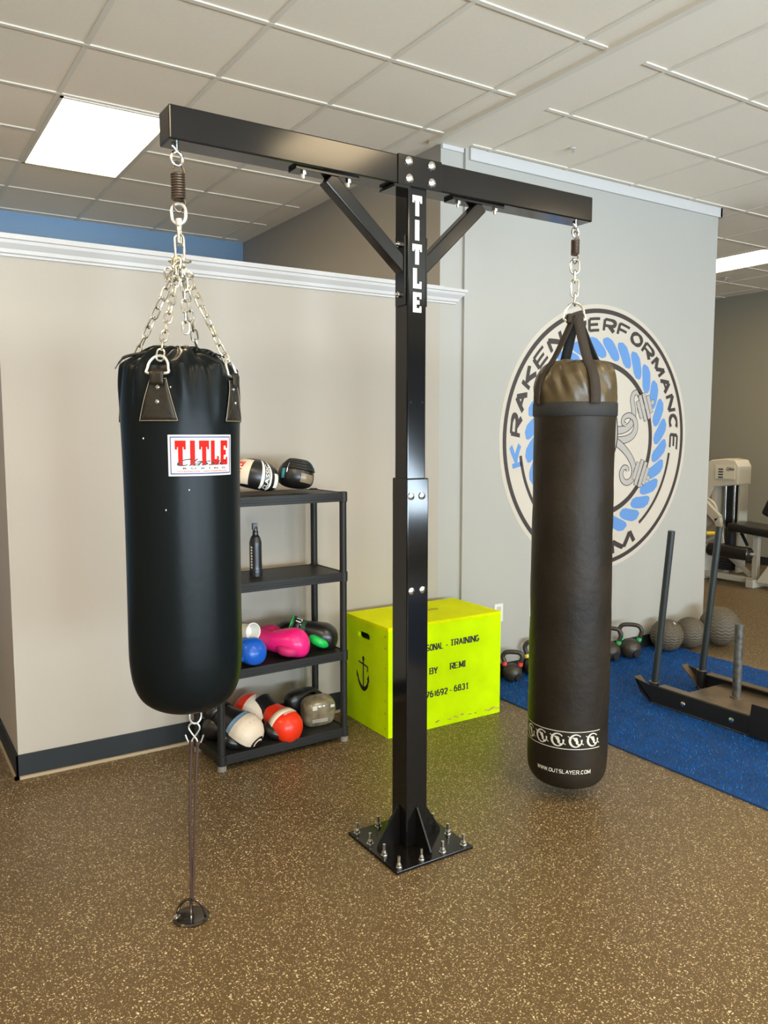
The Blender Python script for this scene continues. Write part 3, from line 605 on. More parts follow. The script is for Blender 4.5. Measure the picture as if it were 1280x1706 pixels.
# tether below bag 1
AX, AY = .838, 2.512
t = thing('bungee_tether', 'dark double bungee strap hooked under the short bag and tied to the floor', 'tether strap', (AX, AY, .05))
hk = MB()
for s_ in (-1, 1):
    P = [Vector((.866, PY-.02, 0))+Rt*x*s_+Vector((0, 0, z)) for x, z in ((.002, .668), (.014, .662), (.018, .648), (.006, .628), (-.006, .612), (-.009, .602))]
    hk.tube(smooth_path(P, 4), .0028, 7)
    P = [Vector((.866, PY-.02, 0))+Rt*x*s_+Vector((0, 0, z)) for x, z in ((.030, .626), (.026, .614), (.020, .600))]; hk.tube(P, .0026, 7)
hk.build('hook', M['zincw'], t, smooth=True)
for s_ in (-1, 1):
    a = Vector((.866, PY-.02, .604))+Rt*.010*s_; b_ = Vector((AX+.004, AY, .066))+Rt*.002*s_; m_ = a.lerp(b_, .42)+Rt*(-.006+.0042*s_)*.5
    P = smooth_path([a, a.lerp(m_, .15), m_, b_], 5); MB().tube(P, [.0085]*4+[.0048]*(len(P)-4), 8).build('strap', M['cord'], t, smooth=True)
t = thing('floor_anchor', 'small round polished steel floor ring with crossed hoops at lower left', 'floor anchor', (AX, AY, 0))
MB().lathe([(.052, .0), (.058, .002), (.060, .006), (.054, .010), (.045, .006), (.001, .004)], (AX, AY, 0), 40).build('plate', M['anchor'], t, smooth=True)
for k, a0_ in enumerate((-.05, 1.80)):
    u = Rt*math.cos(a0_)+Fh*math.sin(a0_); P = [Vector((AX, AY, .006))+u*.048*math.cos(a)+Vector((0, 0, .060*math.sin(a))) for a in [PI*i/14 for i in range(15)]]
    MB().tube(P, .0048, 8).build('hoop', M['anchor'], t, smooth=True)
MB().obox(Vector((AX, AY, .014))-Rt*.044-Fh*.018, (.022, .018, .012), Matrix.Rotation(.5, 3, 'Z').to_4x4()).build('lug', M['anchorc'], t, bevel=.003)

# ------------------------------------------------------------------ bag 2 (long, slim, straps)
CX, CY = 2.612, 2.540; A2 = 224.2
b2 = thing('heavy_bag', 'long slim black punching bag hung by four fabric straps with web address print', 'punching bag', (CX, CY, 2.35))
pr2 = smooth_prof([(.0005, .047), (.06, .048), (.11, .055), (.150, .075), (.170, .110), (.1765, .16), (.178, .25), (.1785, .6), (.176, 1.0), (.1735, 1.35), (.174, 1.6), (.1755, 1.70)], 6)
def f_b2(a, r, z): return r*(1+.007*math.sin(3*a+z*9)*math.sin(z*5)+.004*math.sin(7*a-z*23)+(.003*math.sin(19*a+z*60) if .3 < z < 1.6 else 0)), z
b2z = [p[1] for p in pr2 if p[0] > .11]; b2r = [p[0] for p in pr2 if p[0] > .11]
def b2p(a, z, off=.001): r = f_b2(a, float(np.interp(z, b2z, b2r)), z)[0]+off; return (CX+r*math.cos(a), CY+r*math.sin(a), z)
MB().lathe(pr2, (CX, CY, 0), 96, f_b2).build('body', M['bag2'], b2, smooth=True, ang=80)
top = smooth_prof([(.176, 1.70), (.177, 1.75), (.176, 1.80), (.171, 1.85), (.158, 1.885), (.135, 1.910), (.09, 1.925), (.04, 1.932), (.0005, 1.935)], 7)
def f_top(a, r, z):
    t = max(0, min(1, (z-1.74)/.08)); rr = r*(1+t*(.030*math.sin(7*a+1.2*math.sin(z*30))+.022*math.sin(17*a+z*45)-.01))
    return rr, z+t*(.008*math.sin(9*a+3)+.006*math.sin(4*a))*min(1, r/.1)
MB().lathe(top, (CX, CY, 0), 144, f_top).build('top_cover', M['bag2top'], b2, smooth=True, ang=80)
MB().lathe([(.1775, 1.692), (.1805, 1.696), (.181, 1.72), (.1805, 1.748), (.1775, 1.752)], (CX, CY, 0), 96, lambda a, r, z: (r*(1+.004*math.sin(5*a)), z)).build('band', M['webk'], b2, smooth=True)
rz = 2.100
def strapm(mb, P, wd, side):
    P = smooth_path(P, 6); V = []; side = Vector(side)
    for i, p in enumerate(P):
        f_ = i/(len(P)-1); V += [p-side*(wd/2), p+side*(wd/2)]
    mb.add(V, [(2*i, 2*i+1, 2*i+3, 2*i+2) for i in range(len(P)-1)])
for k, da in enumerate((-58, 28, 120, 205)):
    a = R(A2+da); nv = Vector((math.cos(a), math.sin(a), 0)); tv = Vector((-nv.y, nv.x, 0)); c = Vector((CX-.005, CY, 0))
    P = [c+nv*.016+Vector((0, 0, rz+.022)), c+nv*.022+Vector((0, 0, rz)), c+nv*.100+Vector((0, 0, 1.945)), c+nv*.160+Vector((0, 0, 1.87)), c+nv*.182+Vector((0, 0, 1.80)), c+nv*.184+Vector((0, 0, 1.745))]
    mb = MB(); strapm(mb, P, .046, tv); mb.build('hanging_strap', M['web'] if k < 2 else M['webk'], b2, smooth=True, solid=.004)
mb = MB(); c = Vector((CX-.014, CY, 0))
Dr = smooth_path([c+Rt*x+Vector((0, 0, z)) for x, z in ((-.040, 2.105), (-.041, 2.130), (-.034, 2.155), (-.018, 2.172), (0, 2.177), (.018, 2.172), (.034, 2.155), (.041, 2.130), (.040, 2.105))], 4, closed=True)
mb.tube(Dr, .0050, 8, closed=True); mb.build('d_ring', M['zinc'], b2, smooth=True)
MB().obox((CX-.012, CY, 2.112), (.070, .034, .040), Matrix.Rotation(math.atan2(Rt.y, Rt.x), 4, 'Z')).build('strap_wrap', M['web'], b2, bevel=.006)
mb = MB(); link(mb, (2.594, PY, 2.330), (0, 0, 1), tuple(Rt), .060, .036, .0050, 8); link(mb, (2.595, PY, 2.288), (0, 0, 1), tuple(Rt*.4+Fh), .052, .026, .0048, 8)
link(mb, (2.596, PY, 2.240), (.05, 0, 1), tuple(Rt), .075, .030, .0042, 8); link(mb, (2.597, PY, 2.192), (0, 0, 1), tuple(Rt*.2+Fh), .052, .026, .0050, 8)
mb.build('chain', M['zinc'], b2, smooth=True)
mb = MB()
for z in (.338, .262):
    n = 44; V = []
    for i in range(n+1): a = R(A2-100+150*i/n); V += [b2p(a, z-.0016, .0012), b2p(a, z+.0016, .0012)]
    mb.add(V, [(2*i, 2*i+2, 2*i+3, 2*i+1) for i in range(n)])
mb.build('printed_lines', M['printcream'], b2)
mb = MB()
for da in (-87, -62, -38, -13.5, 11.5, 37):
    def e(x, z): return b2p(R(A2+da)+x/.178, .300+z, .0014)
    n = 26; V = []
    for i in range(n+1): a = R(40)+R(330)*i/n; w1 = .0225+.003*math.sin(a*1.5); V += [e(w1*math.cos(a), w1*math.sin(a)), e(.030*math.cos(a), .030*math.sin(a))]
    mb.add(V, [(2*i, 2*i+2, 2*i+3, 2*i+1) for i in range(n)])
    for (cx_, cz_, rx, rz_) in ((.001, .006, .008, .009), (.006, -.006, .006, .010), (-.008, .012, .006, .004), (.014, -.018, .006, .005)):
        V = [e(cx_+rx*math.cos(2*PI*k/12), cz_+rz_*math.sin(2*PI*k/12)) for k in range(12)]; mb.add(V, [tuple(range(12))])
    for (x0, z0, x1, z1) in ((-.034, .018, -.024, .012), (.026, -.014, .036, -.020)): mb.add([e(x0, z0), e(x1, z1), e(x1, z1+.004), e(x0, z0+.004)], [(0, 1, 2, 3)])
mb.build('printed_emblems', M['printcream'], b2)
mb = MB(); stext(mb, 'WWW.OUTSLAYER.COM', lambda u, v, o: b2p(R(A2-45+79*u), .148+.018*v+.003*u, .0014+o), .24, .14, .30, 0, .16); mb.build('lettering', M['printcream'], b2)

# ------------------------------------------------------------------ plastic shelf unit
SX, SY = 1.365, 3.585; SR = R(1.8); SW, SD = .690, .305
sh = thing('shelf_unit', 'black plastic four-tier shelving unit holding boxing gear against the wall', 'shelf', (SX, SY, 0), SR)
shz = [.075, .486, .904, 1.318]
for z in shz:
    m_ = MB().box(0, SW, -.012, SD+.012, z-.010, z-.002).box(-.004, SW+.004, -.014, -.006, z-.046, z).box(-.004, SW+.004, SD+.006, SD+.014, z-.046, z).box(-.014, -.004, -.006, SD+.006, z-.046, z).box(SW+.004, SW+.014, -.006, SD+.006, z-.046, z)
    m_.box(.02, SW-.02, -.0175, -.014, z-.030, z-.018)
    for x in (0, SW):
        for y in (0, SD): m_.cyl((x, y, z-.048), (x, y, z+.002), .0235, 16)
    m_.build('shelf_board', M['shelf'], sh, local=True, bevel=.0015)
for x in (0, SW):
    for y in (0, SD):
        MB().cyl((x, y, .03), (x, y, 1.312), .0185, 18).build('leg', M['shelf'], sh, local=True, smooth=True)
        MB().cyl((x, y, 0), (x, y, .034), .022, 18).build('foot', M['shelfcap'], sh, local=True, smooth=True)
        MB().cyl((x, y, 1.312), (x, y, 1.322), .021, 18).build('cap', M['shelf'], sh, local=True, smooth=True)

# ------------------------------------------------------------------ boxing gear
def loft(mb, S, seg=22, e=.9):
    S2 = smooth_path([(s_[0], s_[1], s_[2]) for s_ in S], 4); W2 = smooth_path([(s_[3], s_[4], 0) for s_ in S], 4); V = []; F = []; n = len(S2)
    for p, q in zip(S2, W2):
        for j in range(seg): a = 2*PI*j/seg; V.append((p.x, p.y+max(q.x, .001)*sp(math.cos(a), e), p.z+max(q.y, .001)*sp(math.sin(a), e)))
    for i in range(n-1):
        for j in range(seg): F.append((i*seg+j, (i+1)*seg+j, (i+1)*seg+(j+1) % seg, i*seg+(j+1) % seg))
    F += [tuple(range(seg)), tuple(range((n-1)*seg, n*seg))[::-1]]; return mb.add(V, F)
def glove(name, label, loc, eul, s, body, cuff, thumb, trim, group=None, band=None, strap=None, letters=None, lettercol=None, side=-1, open_=True):
    mw = Matrix.Translation(loc)@(Matrix.Rotation(R(eul[2]), 4, 'Z')@Matrix.Rotation(R(eul[1]), 4, 'Y')@Matrix.Rotation(R(eul[0]), 4, 'X'))@Matrix.Scale(s, 4)
    t = thing(name, label, 'boxing glove', mw=mw, group=group)
    loft(MB(), [(-.085, 0, 0, .052, .046), (-.05, 0, .002, .064, .055), (0, 0, .006, .077, .066), (.045, 0, .008, .083, .073), (.085, 0, .004, .076, .068), (.112, 0, -.004, .058, .053), (.128, 0, -.010, .030, .028), (.131, 0, -.011, .002, .002)]).build('fist', body, t, smooth=True, ang=80, local=True)
    loft(MB(), [(-.035, side*.045, -.012, .018, .018), (-.005, side*.072, -.014, .027, .025), (.035, side*.080, -.016, .028, .026), (.065, side*.070, -.018, .025, .023), (.086, side*.060, -.018, .012, .011), (.090, side*.058, -.018, .002, .002)], 16).build('thumb', thumb, t, smooth=True, ang=80, local=True)
    c = MB(); seg = 24; V = []; F = []
    rings = [(-.066, .060, .052), (-.09, .056, .050), (-.12, .058, .051), (-.150, .062, .054), (-.152, .055, .047), (-.11, .048, .042), (-.09, .044, .038)]
    for x, a_, b_ in rings:
        for j in range(seg): a = 2*PI*j/seg; V.append((x, a_*math.cos(a), b_*math.sin(a)))
    for i in range(len(rings)-1):
        for j in range(seg): F.append((i*seg+j, i*seg+(j+1) % seg, (i+1)*seg+(j+1) % seg, (i+1)*seg+j))
    F.append(tuple(range((len(rings)-1)*seg, len(rings)*seg))[::-1])
    cf = c.add(V, F).build('cuff', cuff, t, smooth=True, ang=50, local=True)
    MB().tube([(-.151, .0585*math.cos(a), .0510*math.sin(a)) for a in [2*PI*k/28 for k in range(28)]], .0042, 7, closed=True).build('piping', trim, cf, smooth=True, local=True)
    if strap: 
        q = MB(); V = []
        for x in (-.135, -.095):
            for j in range(19): a = R(-60+240*j/18); V.append((x, .0610*math.cos(a), .0550*math.sin(a)))
        q.add(V, [(j, j+1, 19+j+1, 19+j) for j in range(18)]).build('wrist_strap', strap, cf, smooth=True, local=True, solid=.004)
    if band:
        q = MB(); V = []
        for x, a_, b_ in ((-.005, .0765, .0662), (.012, .0800, .0700), (.030, .0830, .0735)):
            for j in range(19): a = R(-20+220*j/18); V.append((x, a_*sp(math.cos(a), .9), .006+b_*sp(math.sin(a), .9)+.0015))
        q.add(V, [(r_*19+j, r_*19+j+1, r_*19+20+j, r_*19+19+j) for r_ in range(2) for j in range(18)]).build('band', band, t, smooth=True, local=True, solid=.003)
    if letters:
        q = MB()
        if letters[1] == 'cuff': text(q, letters[0], lambda u, v: (-.130+.034*v, .0635*math.cos(R(150-120*u)), .0580*math.sin(R(150-120*u))), .02)
        else:
            for k_ in range(9):
                u0_ = (k_+.15)/9; u1_ = (k_+.8)/9; fq = lambda u, v: (.034+.014*v, .0850*math.cos(R(115-50*u)), .008+.0765*math.sin(R(115-50*u))); q.add([fq(u0_, 0), fq(u1_, 0), fq(u1_, .6+.4*(k_ % 2)), fq(u0_, 1)], [(0, 1, 2, 3)])
        q.build('lettering', lettercol, t, local=True)
    return t
def on(u, v, z): p = W[sh.name]@Vector((u, v, z)); return (p.x, p.y, p.z)
g3 = 'boxing gloves on the second shelf up'; g1 = 'boxing gear on the bottom shelf'
glove('boxing_glove', 'blue boxing glove with white cuff trim, partly behind the short bag', (1.535, 3.665, .556), (0, 6, -80), .88, M['gblue'], M['gblue'], M['gblue'], M['gwhite'], g3)
glove('boxing_glove', 'blue boxing glove turned up with white-rimmed cuff, behind its twin', (1.523, 3.765, .622), (0, 10, 112), .80, M['gblue'], M['gwhite'], M['gblue'], M['gwhite'], g3)
glove('boxing_glove', 'bright pink boxing glove in front with white piped cuff', (1.752, 3.680, .556), (5, 6, -38), .98, M['gpink'], M['gpinkd'], M['gpinkd'], M['gwhite'], g3, band=None, side=-1)
glove('boxing_glove', 'pink boxing glove lying behind the front pink one', (1.690, 3.820, .552), (0, -4, -30), .88, M['gpinkd'], M['gpinkd'], M['gpink'], M['gwhite'], g3)
glove('boxing_glove', 'black boxing glove with green thumb and dark green lettered cuff', (1.960, 3.740, .560), (0, 22, -30), .95, M['gblack'], M['gdkgreen'], M['ggreen'], M['ggreen'], g3, strap=M['gblack'], letters=('TITLE', 'cuff'), lettercol=M['gwhite'])
glove('boxing_glove', 'black boxing glove with white printed cuff behind the green-thumbed one', (1.880, 3.850, .555), (0, -6, 165), .78, M['gblack'], M['gblack'], M['gblack'], M['gblack'], g3, strap=M['gblack'])
t = glove('boxing_glove', 'white-palmed black training glove at the front left of the bottom shelf', (1.492, 3.705, .160), (8, 26, -60), 1.12, M['gblack'], M['gblack'], M['gblack'], M['gblack'], g1, strap=M['gblack'], letters=None)
q = MB(); V = []; n = 16
xs_ = np.linspace(.018, .129, 12)
for x in xs_:
    ry_ = float(np.interp(x, [-.05, 0, .045, .085, .112, .128, .131], [.064, .077, .083, .076, .058, .030, .002])); rz_ = float(np.interp(x, [-.05, 0, .045, .085, .112, .128, .131], [.055, .066, .073, .068, .053, .028, .002]))
    cz_ = float(np.interp(x, [0, .045, .085, .112, .128], [.006, .008, .004, -.004, -.010]))
    for j in range(n+1): a = R(2+176*j/n); V.append((x+.0015, (ry_+.002)*sp(math.cos(a), .9), cz_+(rz_+.002)*sp(math.sin(a), .9)))
q.add(V, [(i*(n+1)+j, (i+1)*(n+1)+j, (i+1)*(n+1)+j+1, i*(n+1)+j+1) for i in range(11) for j in range(n)]).build('white_panel', M['gcream'], t, smooth=True, local=True)
q = MB(); V = []
for x, a_, b_ in ((.000, .0790, .0685), (.018, .0820, .0715)):
    for j in range(19): a = R(5+170*j/18); V.append((x, a_*sp(math.cos(a), .9), .0065+b_*sp(math.sin(a), .9)))
q.add(V, [(j, j+1, 20+j, 19+j) for j in range(18)]).build('band', M['gbluegrey'], t, smooth=True, local=True)
glove('boxing_glove', 'red boxing glove with cream band, fist to the front, on the bottom shelf', (1.722, 3.690, .148), (0, 24, -72), 1.02, M['gred'], M['gblack'], M['gblack'], M['gblack'], g1, band=M['gcream'], letters=('', 'fist'), lettercol=M['gcream'])
t = glove('boxing_glove', 'red-tipped boxing glove lying palm up, cream palm, beside the front red glove', (1.655, 3.815, .165), (0, -16, 122), 1.0, M['gcream'], M['gblack'], M['gblack'], M['gblack'], g1, strap=M['gblack'])
loft(MB(), [(.050, 0, .008, .0845, .0745), (.085, 0, .004, .0785, .0705), (.112, 0, -.004, .061, .056), (.130, 0, -.010, .032, .030), (.134, 0, -.011, .002, .002)]).build('red_tip', M['gred'], t, smooth=True, ang=80, local=True)
glove('boxing_glove', 'black glove at the dim back left corner of the bottom shelf', (1.475, 3.80, .135), (0, 0, 160), .95, M['gblack'], M['gblack'], M['gblack'], M['gwhite'], g1, strap=M['gblack'])
# packaged grey mitt
t = thing('packaged_mitt', 'olive grey padded item in clear plastic packaging on the bottom shelf', 'boxing pad', (1.945, 3.74, .075), group=g1)
rt = Matrix.Rotation(R(-8), 3, 'Z')
MB().ellipsoid((1.955, 3.715, .152), (.092, .062, .078), 28, 16, .55, rot=Matrix.Rotation(R(-6), 4, 'Z')@Matrix.Rotation(R(14), 4, 'X')).build('wrapped_pad', M['pack'], t, smooth=True, ang=80)
MB().ellipsoid((1.900, 3.81, .195), (.10, .05, .055), 28, 14, .7, rot=Matrix.Rotation(R(15), 4, 'Z')).build('strap', M['gblack'], t, smooth=True, ang=80)
lp = MB(); V = []
for i in range(13):
    a = R(15*i-0); V += [(1.945-.085*math.cos(a), 3.775-.02, .165+.080*math.sin(a)), (1.945-.085*math.cos(a), 3.775+.04, .170+.080*math.sin(a))]
lp.add(V, [(2*i, 2*i+1, 2*i+3, 2*i+2) for i in range(12)]).build('arched_cover', M['shelf'], t, smooth=True, solid=.008)
lp = MB()
def pk(u, v): 
    p = Matrix.Rotation(R(-6), 3, 'Z')@Vector((-.075+.15*u, -.0655-.004*v, -.05+.11*v)); return (1.955+p.x, 3.712+p.y, .150+p.z)
for (a_, c_, e_, g_) in ((.12, .70, .30, .92), (.80, .74, .95, .88)): lp.add([pk(a_, c_), pk(e_, c_), pk(e_, g_), pk(a_, g_)], [(0, 1, 2, 3)])
for r_ in range(3): lp.add([pk(.12, .10+r_*.06), pk(.7, .10+r_*.06), pk(.7, .125+r_*.06), pk(.12, .125+r_*.06)], [(0, 1, 2, 3)])
lp.build('sticker', M['printcream'], t)
# focus mitts on top
def mitt(loc, r, eul, label, g):
    mw = Matrix.Translation(loc)@Matrix.Rotation(R(eul[2]), 4, 'Z')@Matrix.Rotation(R(eul[1]), 4, 'Y')@Matrix.Rotation(R(eul[0]), 4, 'X')
    return thing('focus_mitt', label, 'punching mitt', mw=mw, group=g)
def bend(p): return Vector((p.x, p.y, p.z-1.1*p.x*p.x))
gt = 'punch mitts on the top shelf'
r_ = (.122, .090, .086)
def mshape(p): return Vector((p.x, p.y, p.z-.9*p.x*p.x-(.25*p.z if p.z < 0 else 0)))
t = mitt((1.625, 3.735, 1.408), r_, (0, 12, -28), 'black and cream punch mitt with white lettered strap on the top shelf', gt)
MB().ellipsoid((0, 0, 0), r_, 36, 20, .82, fn=mshape).build('pad', M['gblack'], t, smooth=True, ang=80, local=True)
MB().epatch((0, 0, 0), r_, 182, 262, -35, 62, .0025, .82, n=14, fn=mshape).build('cream_panel', M['gcream'], t, smooth=True, local=True)
q = MB(); q.epatch((0, 0, 0), r_, 284, 291, -45, 70, .003, .82, n=10, fn=mshape); q.epatch((0, 0, 0), r_, 306, 312, -45, 66, .003, .82, n=10, fn=mshape); q.epatch((0, 0, 0), r_, 322, 342, -18, 25, .003, .82, n=8, fn=mshape)
q.build('white_strap', M['gwhite'], t, smooth=True, local=True)
q = MB(); text(q, 'CLASSIC', lambda u, v: esurf(r_, R(293+11*(1-v)), R(-38+88*u), .82, None, .004, mshape), .02); q.build('lettering', M['gwhite'], t, local=True)
q = MB(); text(q, 'TITLE', lambda u, v: esurf(r_, R(218+24*(1-v)), R(-10+55*u), .82, None, .004, mshape), .03); q.build('red_lettering', M['red'], t, local=True)
t = mitt((1.856, 3.745, 1.402), r_, (-6, 8, -30), 'plain black punch mitt with teal accents on the top shelf', gt)
r2 = (.094, .088, .088)
MB().ellipsoid((0, 0, 0), r2, 36, 20, .85, fn=mshape).build('pad', M['gblack'], t, smooth=True, ang=80, local=True)
MB().epatch((0, 0, 0), r2, 225, 350, 18, 62, .006, .85, n=14, fn=mshape).build('hand_strap', M['shelf'], t, smooth=True, local=True, solid=.004)
q = MB()
for e_ in (20, 31, 42, 52): q.tube([esurf(r2, R(228+118*k/16), R(e_), .85, None, .0085, mshape) for k in range(17)], .0018, 6)
q.build('piping', M['gblack'], t, smooth=True, local=True)
q = MB(); q.epatch((0, 0, 0), r2, 228, 240, -12, 22, .003, .85, n=6, fn=mshape).build('teal_panel', M['teal'], t, smooth=True, local=True); MB().epatch((0, 0, 0), r2, 335, 350, 30, 50, .010, .85, n=6, fn=mshape).build('teal_panel', M['teal'], t, smooth=True, local=True)
MB().epatch((0, 0, 0), r2, 285, 335, -22, 8, .003, .85, n=8, fn=mshape).build('palm_patch', mat('worn_tan_vinyl', (.25, .19, .11), .3), t, smooth=True, local=True)
MB().tube([esurf(r2, R(249), R(5+30*k/6), .85, None, .009, mshape) for k in range(7)], .0025, 6).build('buckle', M['bolt'], t, smooth=True, local=True)
# bottle
bx, by = 1.622, 3.735; t = thing('bottle', 'black spray bottle with lettering standing on the upper middle shelf', 'bottle', (bx, by, .904))
MB().lathe(smooth_prof([(.0005, 0), (.030, .002), (.033, .006), (.033, .03), (.031, .05), (.031, .155), (.030, .175), (.024, .196), (.016, .208), (.013, .212)], 4), (bx, by, .904), 32).build('body', M['bottle'], t, smooth=True)
MB().lathe([(.015, .208), (.015, .226), (.012, .228), (.012, .240), (.009, .252), (.0005, .254)], (bx, by, .904), 24).obox((bx-.003, by, 1.155), (.026, .016, .034)).build('spray_cap', M['bottle'], t, smooth=True, bevel=.003)
q = MB()
for k in range(8):
    fq = lambda v, z: (bx+.0322*math.cos(R(A0-36-16*v)), by+.0322*math.sin(R(A0-36-16*v)), z)
    z_ = .904+.152-.0145*k; q.add([fq(0, z_), fq(1, z_+.003), fq(1, z_-.005), fq(.1*(k % 3), z_-.009)], [(0, 1, 2, 3)])
q.build('lettering', M['printcream'], t)

# ------------------------------------------------------------------ plyo box
X0, X1, Y0, Y1, H = 2.262, 3.036, 3.494, 3.945, .600
bx = thing('plyo_box', 'bright yellow-green plywood jump box with anchor and stencilled lettering', 'jump box', (X0, Y0, 0))
tk = .018
MB().box(X0, X1, Y0, Y0+tk, 0, H-tk).build('front_panel', M['yel'], bx, bevel=.0015)
MB().box(X0, X1, Y1-tk, Y1, 0, H-tk).build('back_panel', M['yel'], bx, bevel=.0015)
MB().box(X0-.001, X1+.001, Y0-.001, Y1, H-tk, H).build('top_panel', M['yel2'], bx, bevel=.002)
MB().box(X1-tk, X1, Y0+tk, Y1-tk, 0, H-tk).build('side_panel', M['yel'], bx)
# left side with hand hole: ring of quads around a rounded slot
hy, hz, hw, hh = 3.742, .508, .060, .020; nseg = 32; outer = []; inner = []
for k in range(nseg):
    a = 2*PI*k/nseg; c_, s_ = math.cos(a), math.sin(a); inner.append((hy+hw*sp(c_, .45), hz+hh*sp(s_, .6)))
    ya, yb, za, zb = Y0+tk, Y1-tk, 0, H-tk; m_ = max(abs(c_), abs(s_)); ux, uz = c_/m_, s_/m_
    outer.append((hy+ux*((yb-hy) if ux > 0 else (hy-ya)), hz+uz*((zb-hz) if uz > 0 else (hz-za))))
mb = MB(); V = [(X0, y, z) for y, z in outer]+[(X0, y, z) for y, z in inner]+[(X0+tk, y, z) for y, z in inner]+[(X0+tk, y, z) for y, z in outer]; n = nseg
F = []
for i in range(n):
    j = (i+1) % n; F += [(i, j, n+j, n+i), (n+i, n+j, 2*n+j, 2*n+i), (2*n+i, 2*n+j, 3*n+j, 3*n+i)]
mb.add(V, F).build('side_panel', M['yel'], bx)
MB().box(X0+tk, X1-tk, Y0+tk, Y1-tk, .005, .02).build('bottom_panel', M['dark'], bx)
mb = MB()     # anchor
def ap(y, z): return (X0-.0012, y, z)
def stroke(P, wd):
    P = smooth_path([(0, y, z) for y, z in P], 5); V = []
    for i, p in enumerate(P):
        t_ = (P[min(len(P)-1, i+1)]-P[max(0, i-1)]).normalized(); nn = Vector((0, -t_.z, t_.y)); w_ = (wd(i/(len(P)-1)) if callable(wd) else wd)/2; a_ = p+nn*w_; b_ = p-nn*w_; V += [ap(a_.y, a_.z), ap(b_.y, b_.z)]
    mb.add(V, [(2*i, 2*i+1, 2*i+3, 2*i+2) for i in range(len(P)-1)])
ay = 3.748
stroke([(ay, .372), (ay, .215)], .012); stroke([(ay+.052, .353), (ay-.045, .340)], .009); stroke([(ay-.045, .343), (ay-.045, .312)], .009)
stroke([(ay+.068, .290), (ay+.045, .235), (ay, .206), (ay-.040, .232), (ay-.055, .285)], lambda u: .004+.020*math.sin(PI*u))
mb.add([ap(ay+.012*math.cos(2*PI*k/14), .378+.014*math.sin(2*PI*k/14)) for k in range(14)], [tuple(range(14))])
mb.add([ap(ay-.058, .30), ap(ay-.062, .255), ap(ay-.038, .27)], [(0, 1, 2)]); mb.add([ap(ay+.072, .305), ap(ay+.072, .262), ap(ay+.050, .265)], [(0, 1, 2)])
mb.build('anchor_drawing', M['printblack'], bx)
mb = MB()
def ft(x0, x1, z0, h): return lambda u, v, o: (x0+(x1-x0)*u, Y0-.0012-o, z0+h*v)
for (w_, x0, x1, z0_, h_) in (('PERSONAL', 2.436, 2.622, .440, .036), ('-', 2.638, 2.655, .440, .036), ('TRAINING', 2.672, 2.872, .447, .036), ('BY', 2.532, 2.582, .308, .036), ('REMI', 2.672, 2.776, .314, .036), ('(276)692', 2.465, 2.652, .178, .036), ('-', 2.668, 2.685, .178, .036), ('6831', 2.700, 2.803, .182, .036)):
    mb = MB(); stext(mb, w_, ft(x0, x1, z0_, h_), .34, .12, .34, 0, .26); mb.build('stencil_lettering', M['printblack'], bx)
mb = MB()    # cuts of the stencil through the letters and the faint word on top
stext(mb, 'BOXES', lambda u, v, o: (2.76-.24*u, 3.76-.035*v, H+.0012+o), .2, .12); mb.build('top_lettering', mat('faded_print', (.30, .30, .02), .6), bx)
mb = MB(); rr = random.Random(3)
for k in range(16):
    x = rr.uniform(2.55, 3.02); z = rr.uniform(.004, .03)+.012; a_ = rr.uniform(.006, .022); mb.add([(x+a_*math.cos(2*PI*i/7)*rr.uniform(.6, 1), Y0-.0010-.0001*k, z+.006*math.sin(2*PI*i/7)*rr.uniform(.5, 1)) for i in range(7)], [tuple(range(7))]); mb.build('scuff', M['woodedge'], bx); mb = MB()
for k in range(7):
    y = Y0+.03; z = .05+k*.085+rr.uniform(-.02, .02); mb.add([(X0-.0010, y+.007*math.cos(2*PI*i/7)*rr.uniform(.5, 1), z+.010*math.sin(2*PI*i/7)*rr.uniform(.5, 1)) for i in range(7)], [tuple(range(7))]); mb.build('scuff', M['woodedge'], bx); mb = MB()

# ------------------------------------------------------------------ turf lane
TX0, TX1, TY0, TY1 = 3.192, 5.085, -1.5, 3.975
tf = thing('turf_mat', 'long strip of bright blue artificial turf laid on the rubber floor', 'turf mat', ((TX0+TX1)/2, 1.5, 0))
MB().box(TX0, TX1, TY0, TY1, 0, .008).build('backing', [M['turfbase']], tf)
nb = 85000; P = np.empty((nb, 2)); P[:, 0] = rng.uniform(TX0+.002, TX1+.004, nb); u = rng.random(nb); P[:, 1] = TY1-(TY1-.6)*u
ang = rng.uniform(0, 2*PI, nb); hgt = rng.uniform(.010, .022, nb); lean = rng.uniform(0, .012, nb); la = rng.uniform(0, 2*PI, nb); wb = rng.uniform(.0010, .0020, nb)
v = np.empty((nb, 3, 3)); dx = np.cos(ang)*wb; dy = np.sin(ang)*wb
v[:, 0] = np.stack([P[:, 0]-dx, P[:, 1]-dy, np.full(nb, .006)], 1); v[:, 1] = np.stack([P[:, 0]+dx, P[:, 1]+dy, np.full(nb, .006)], 1)
v[:, 2] = np.stack([P[:, 0]+np.cos(la)*lean, P[:, 1]+np.sin(la)*lean, hgt], 1)
v = v.reshape(-1, 3)-np.array(tf.location)
me = bpy.data.meshes.new('turf_pile'); me.vertices.add(nb*3); me.vertices.foreach_set('co', v.ravel()); me.loops.add(nb*3); me.loops.foreach_set('vertex_index', np.arange(nb*3)); me.polygons.add(nb); me.polygons.foreach_set('loop_start', np.arange(0, nb*3, 3)); me.polygons.foreach_set('loop_total', np.full(nb, 3)); me.update(); me.validate()
me.materials.append(M['turf']); me.materials.append(mat('pale_turf_fibre', (.04, .26, .60), .6, spec=.05)); me.polygons.foreach_set('material_index', (rng.random(nb) < .12).astype(np.int32))
o = bpy.data.objects.new('turf_pile', me); COL.objects.link(o); o.parent = tf; o['kind'] = 'stuff'

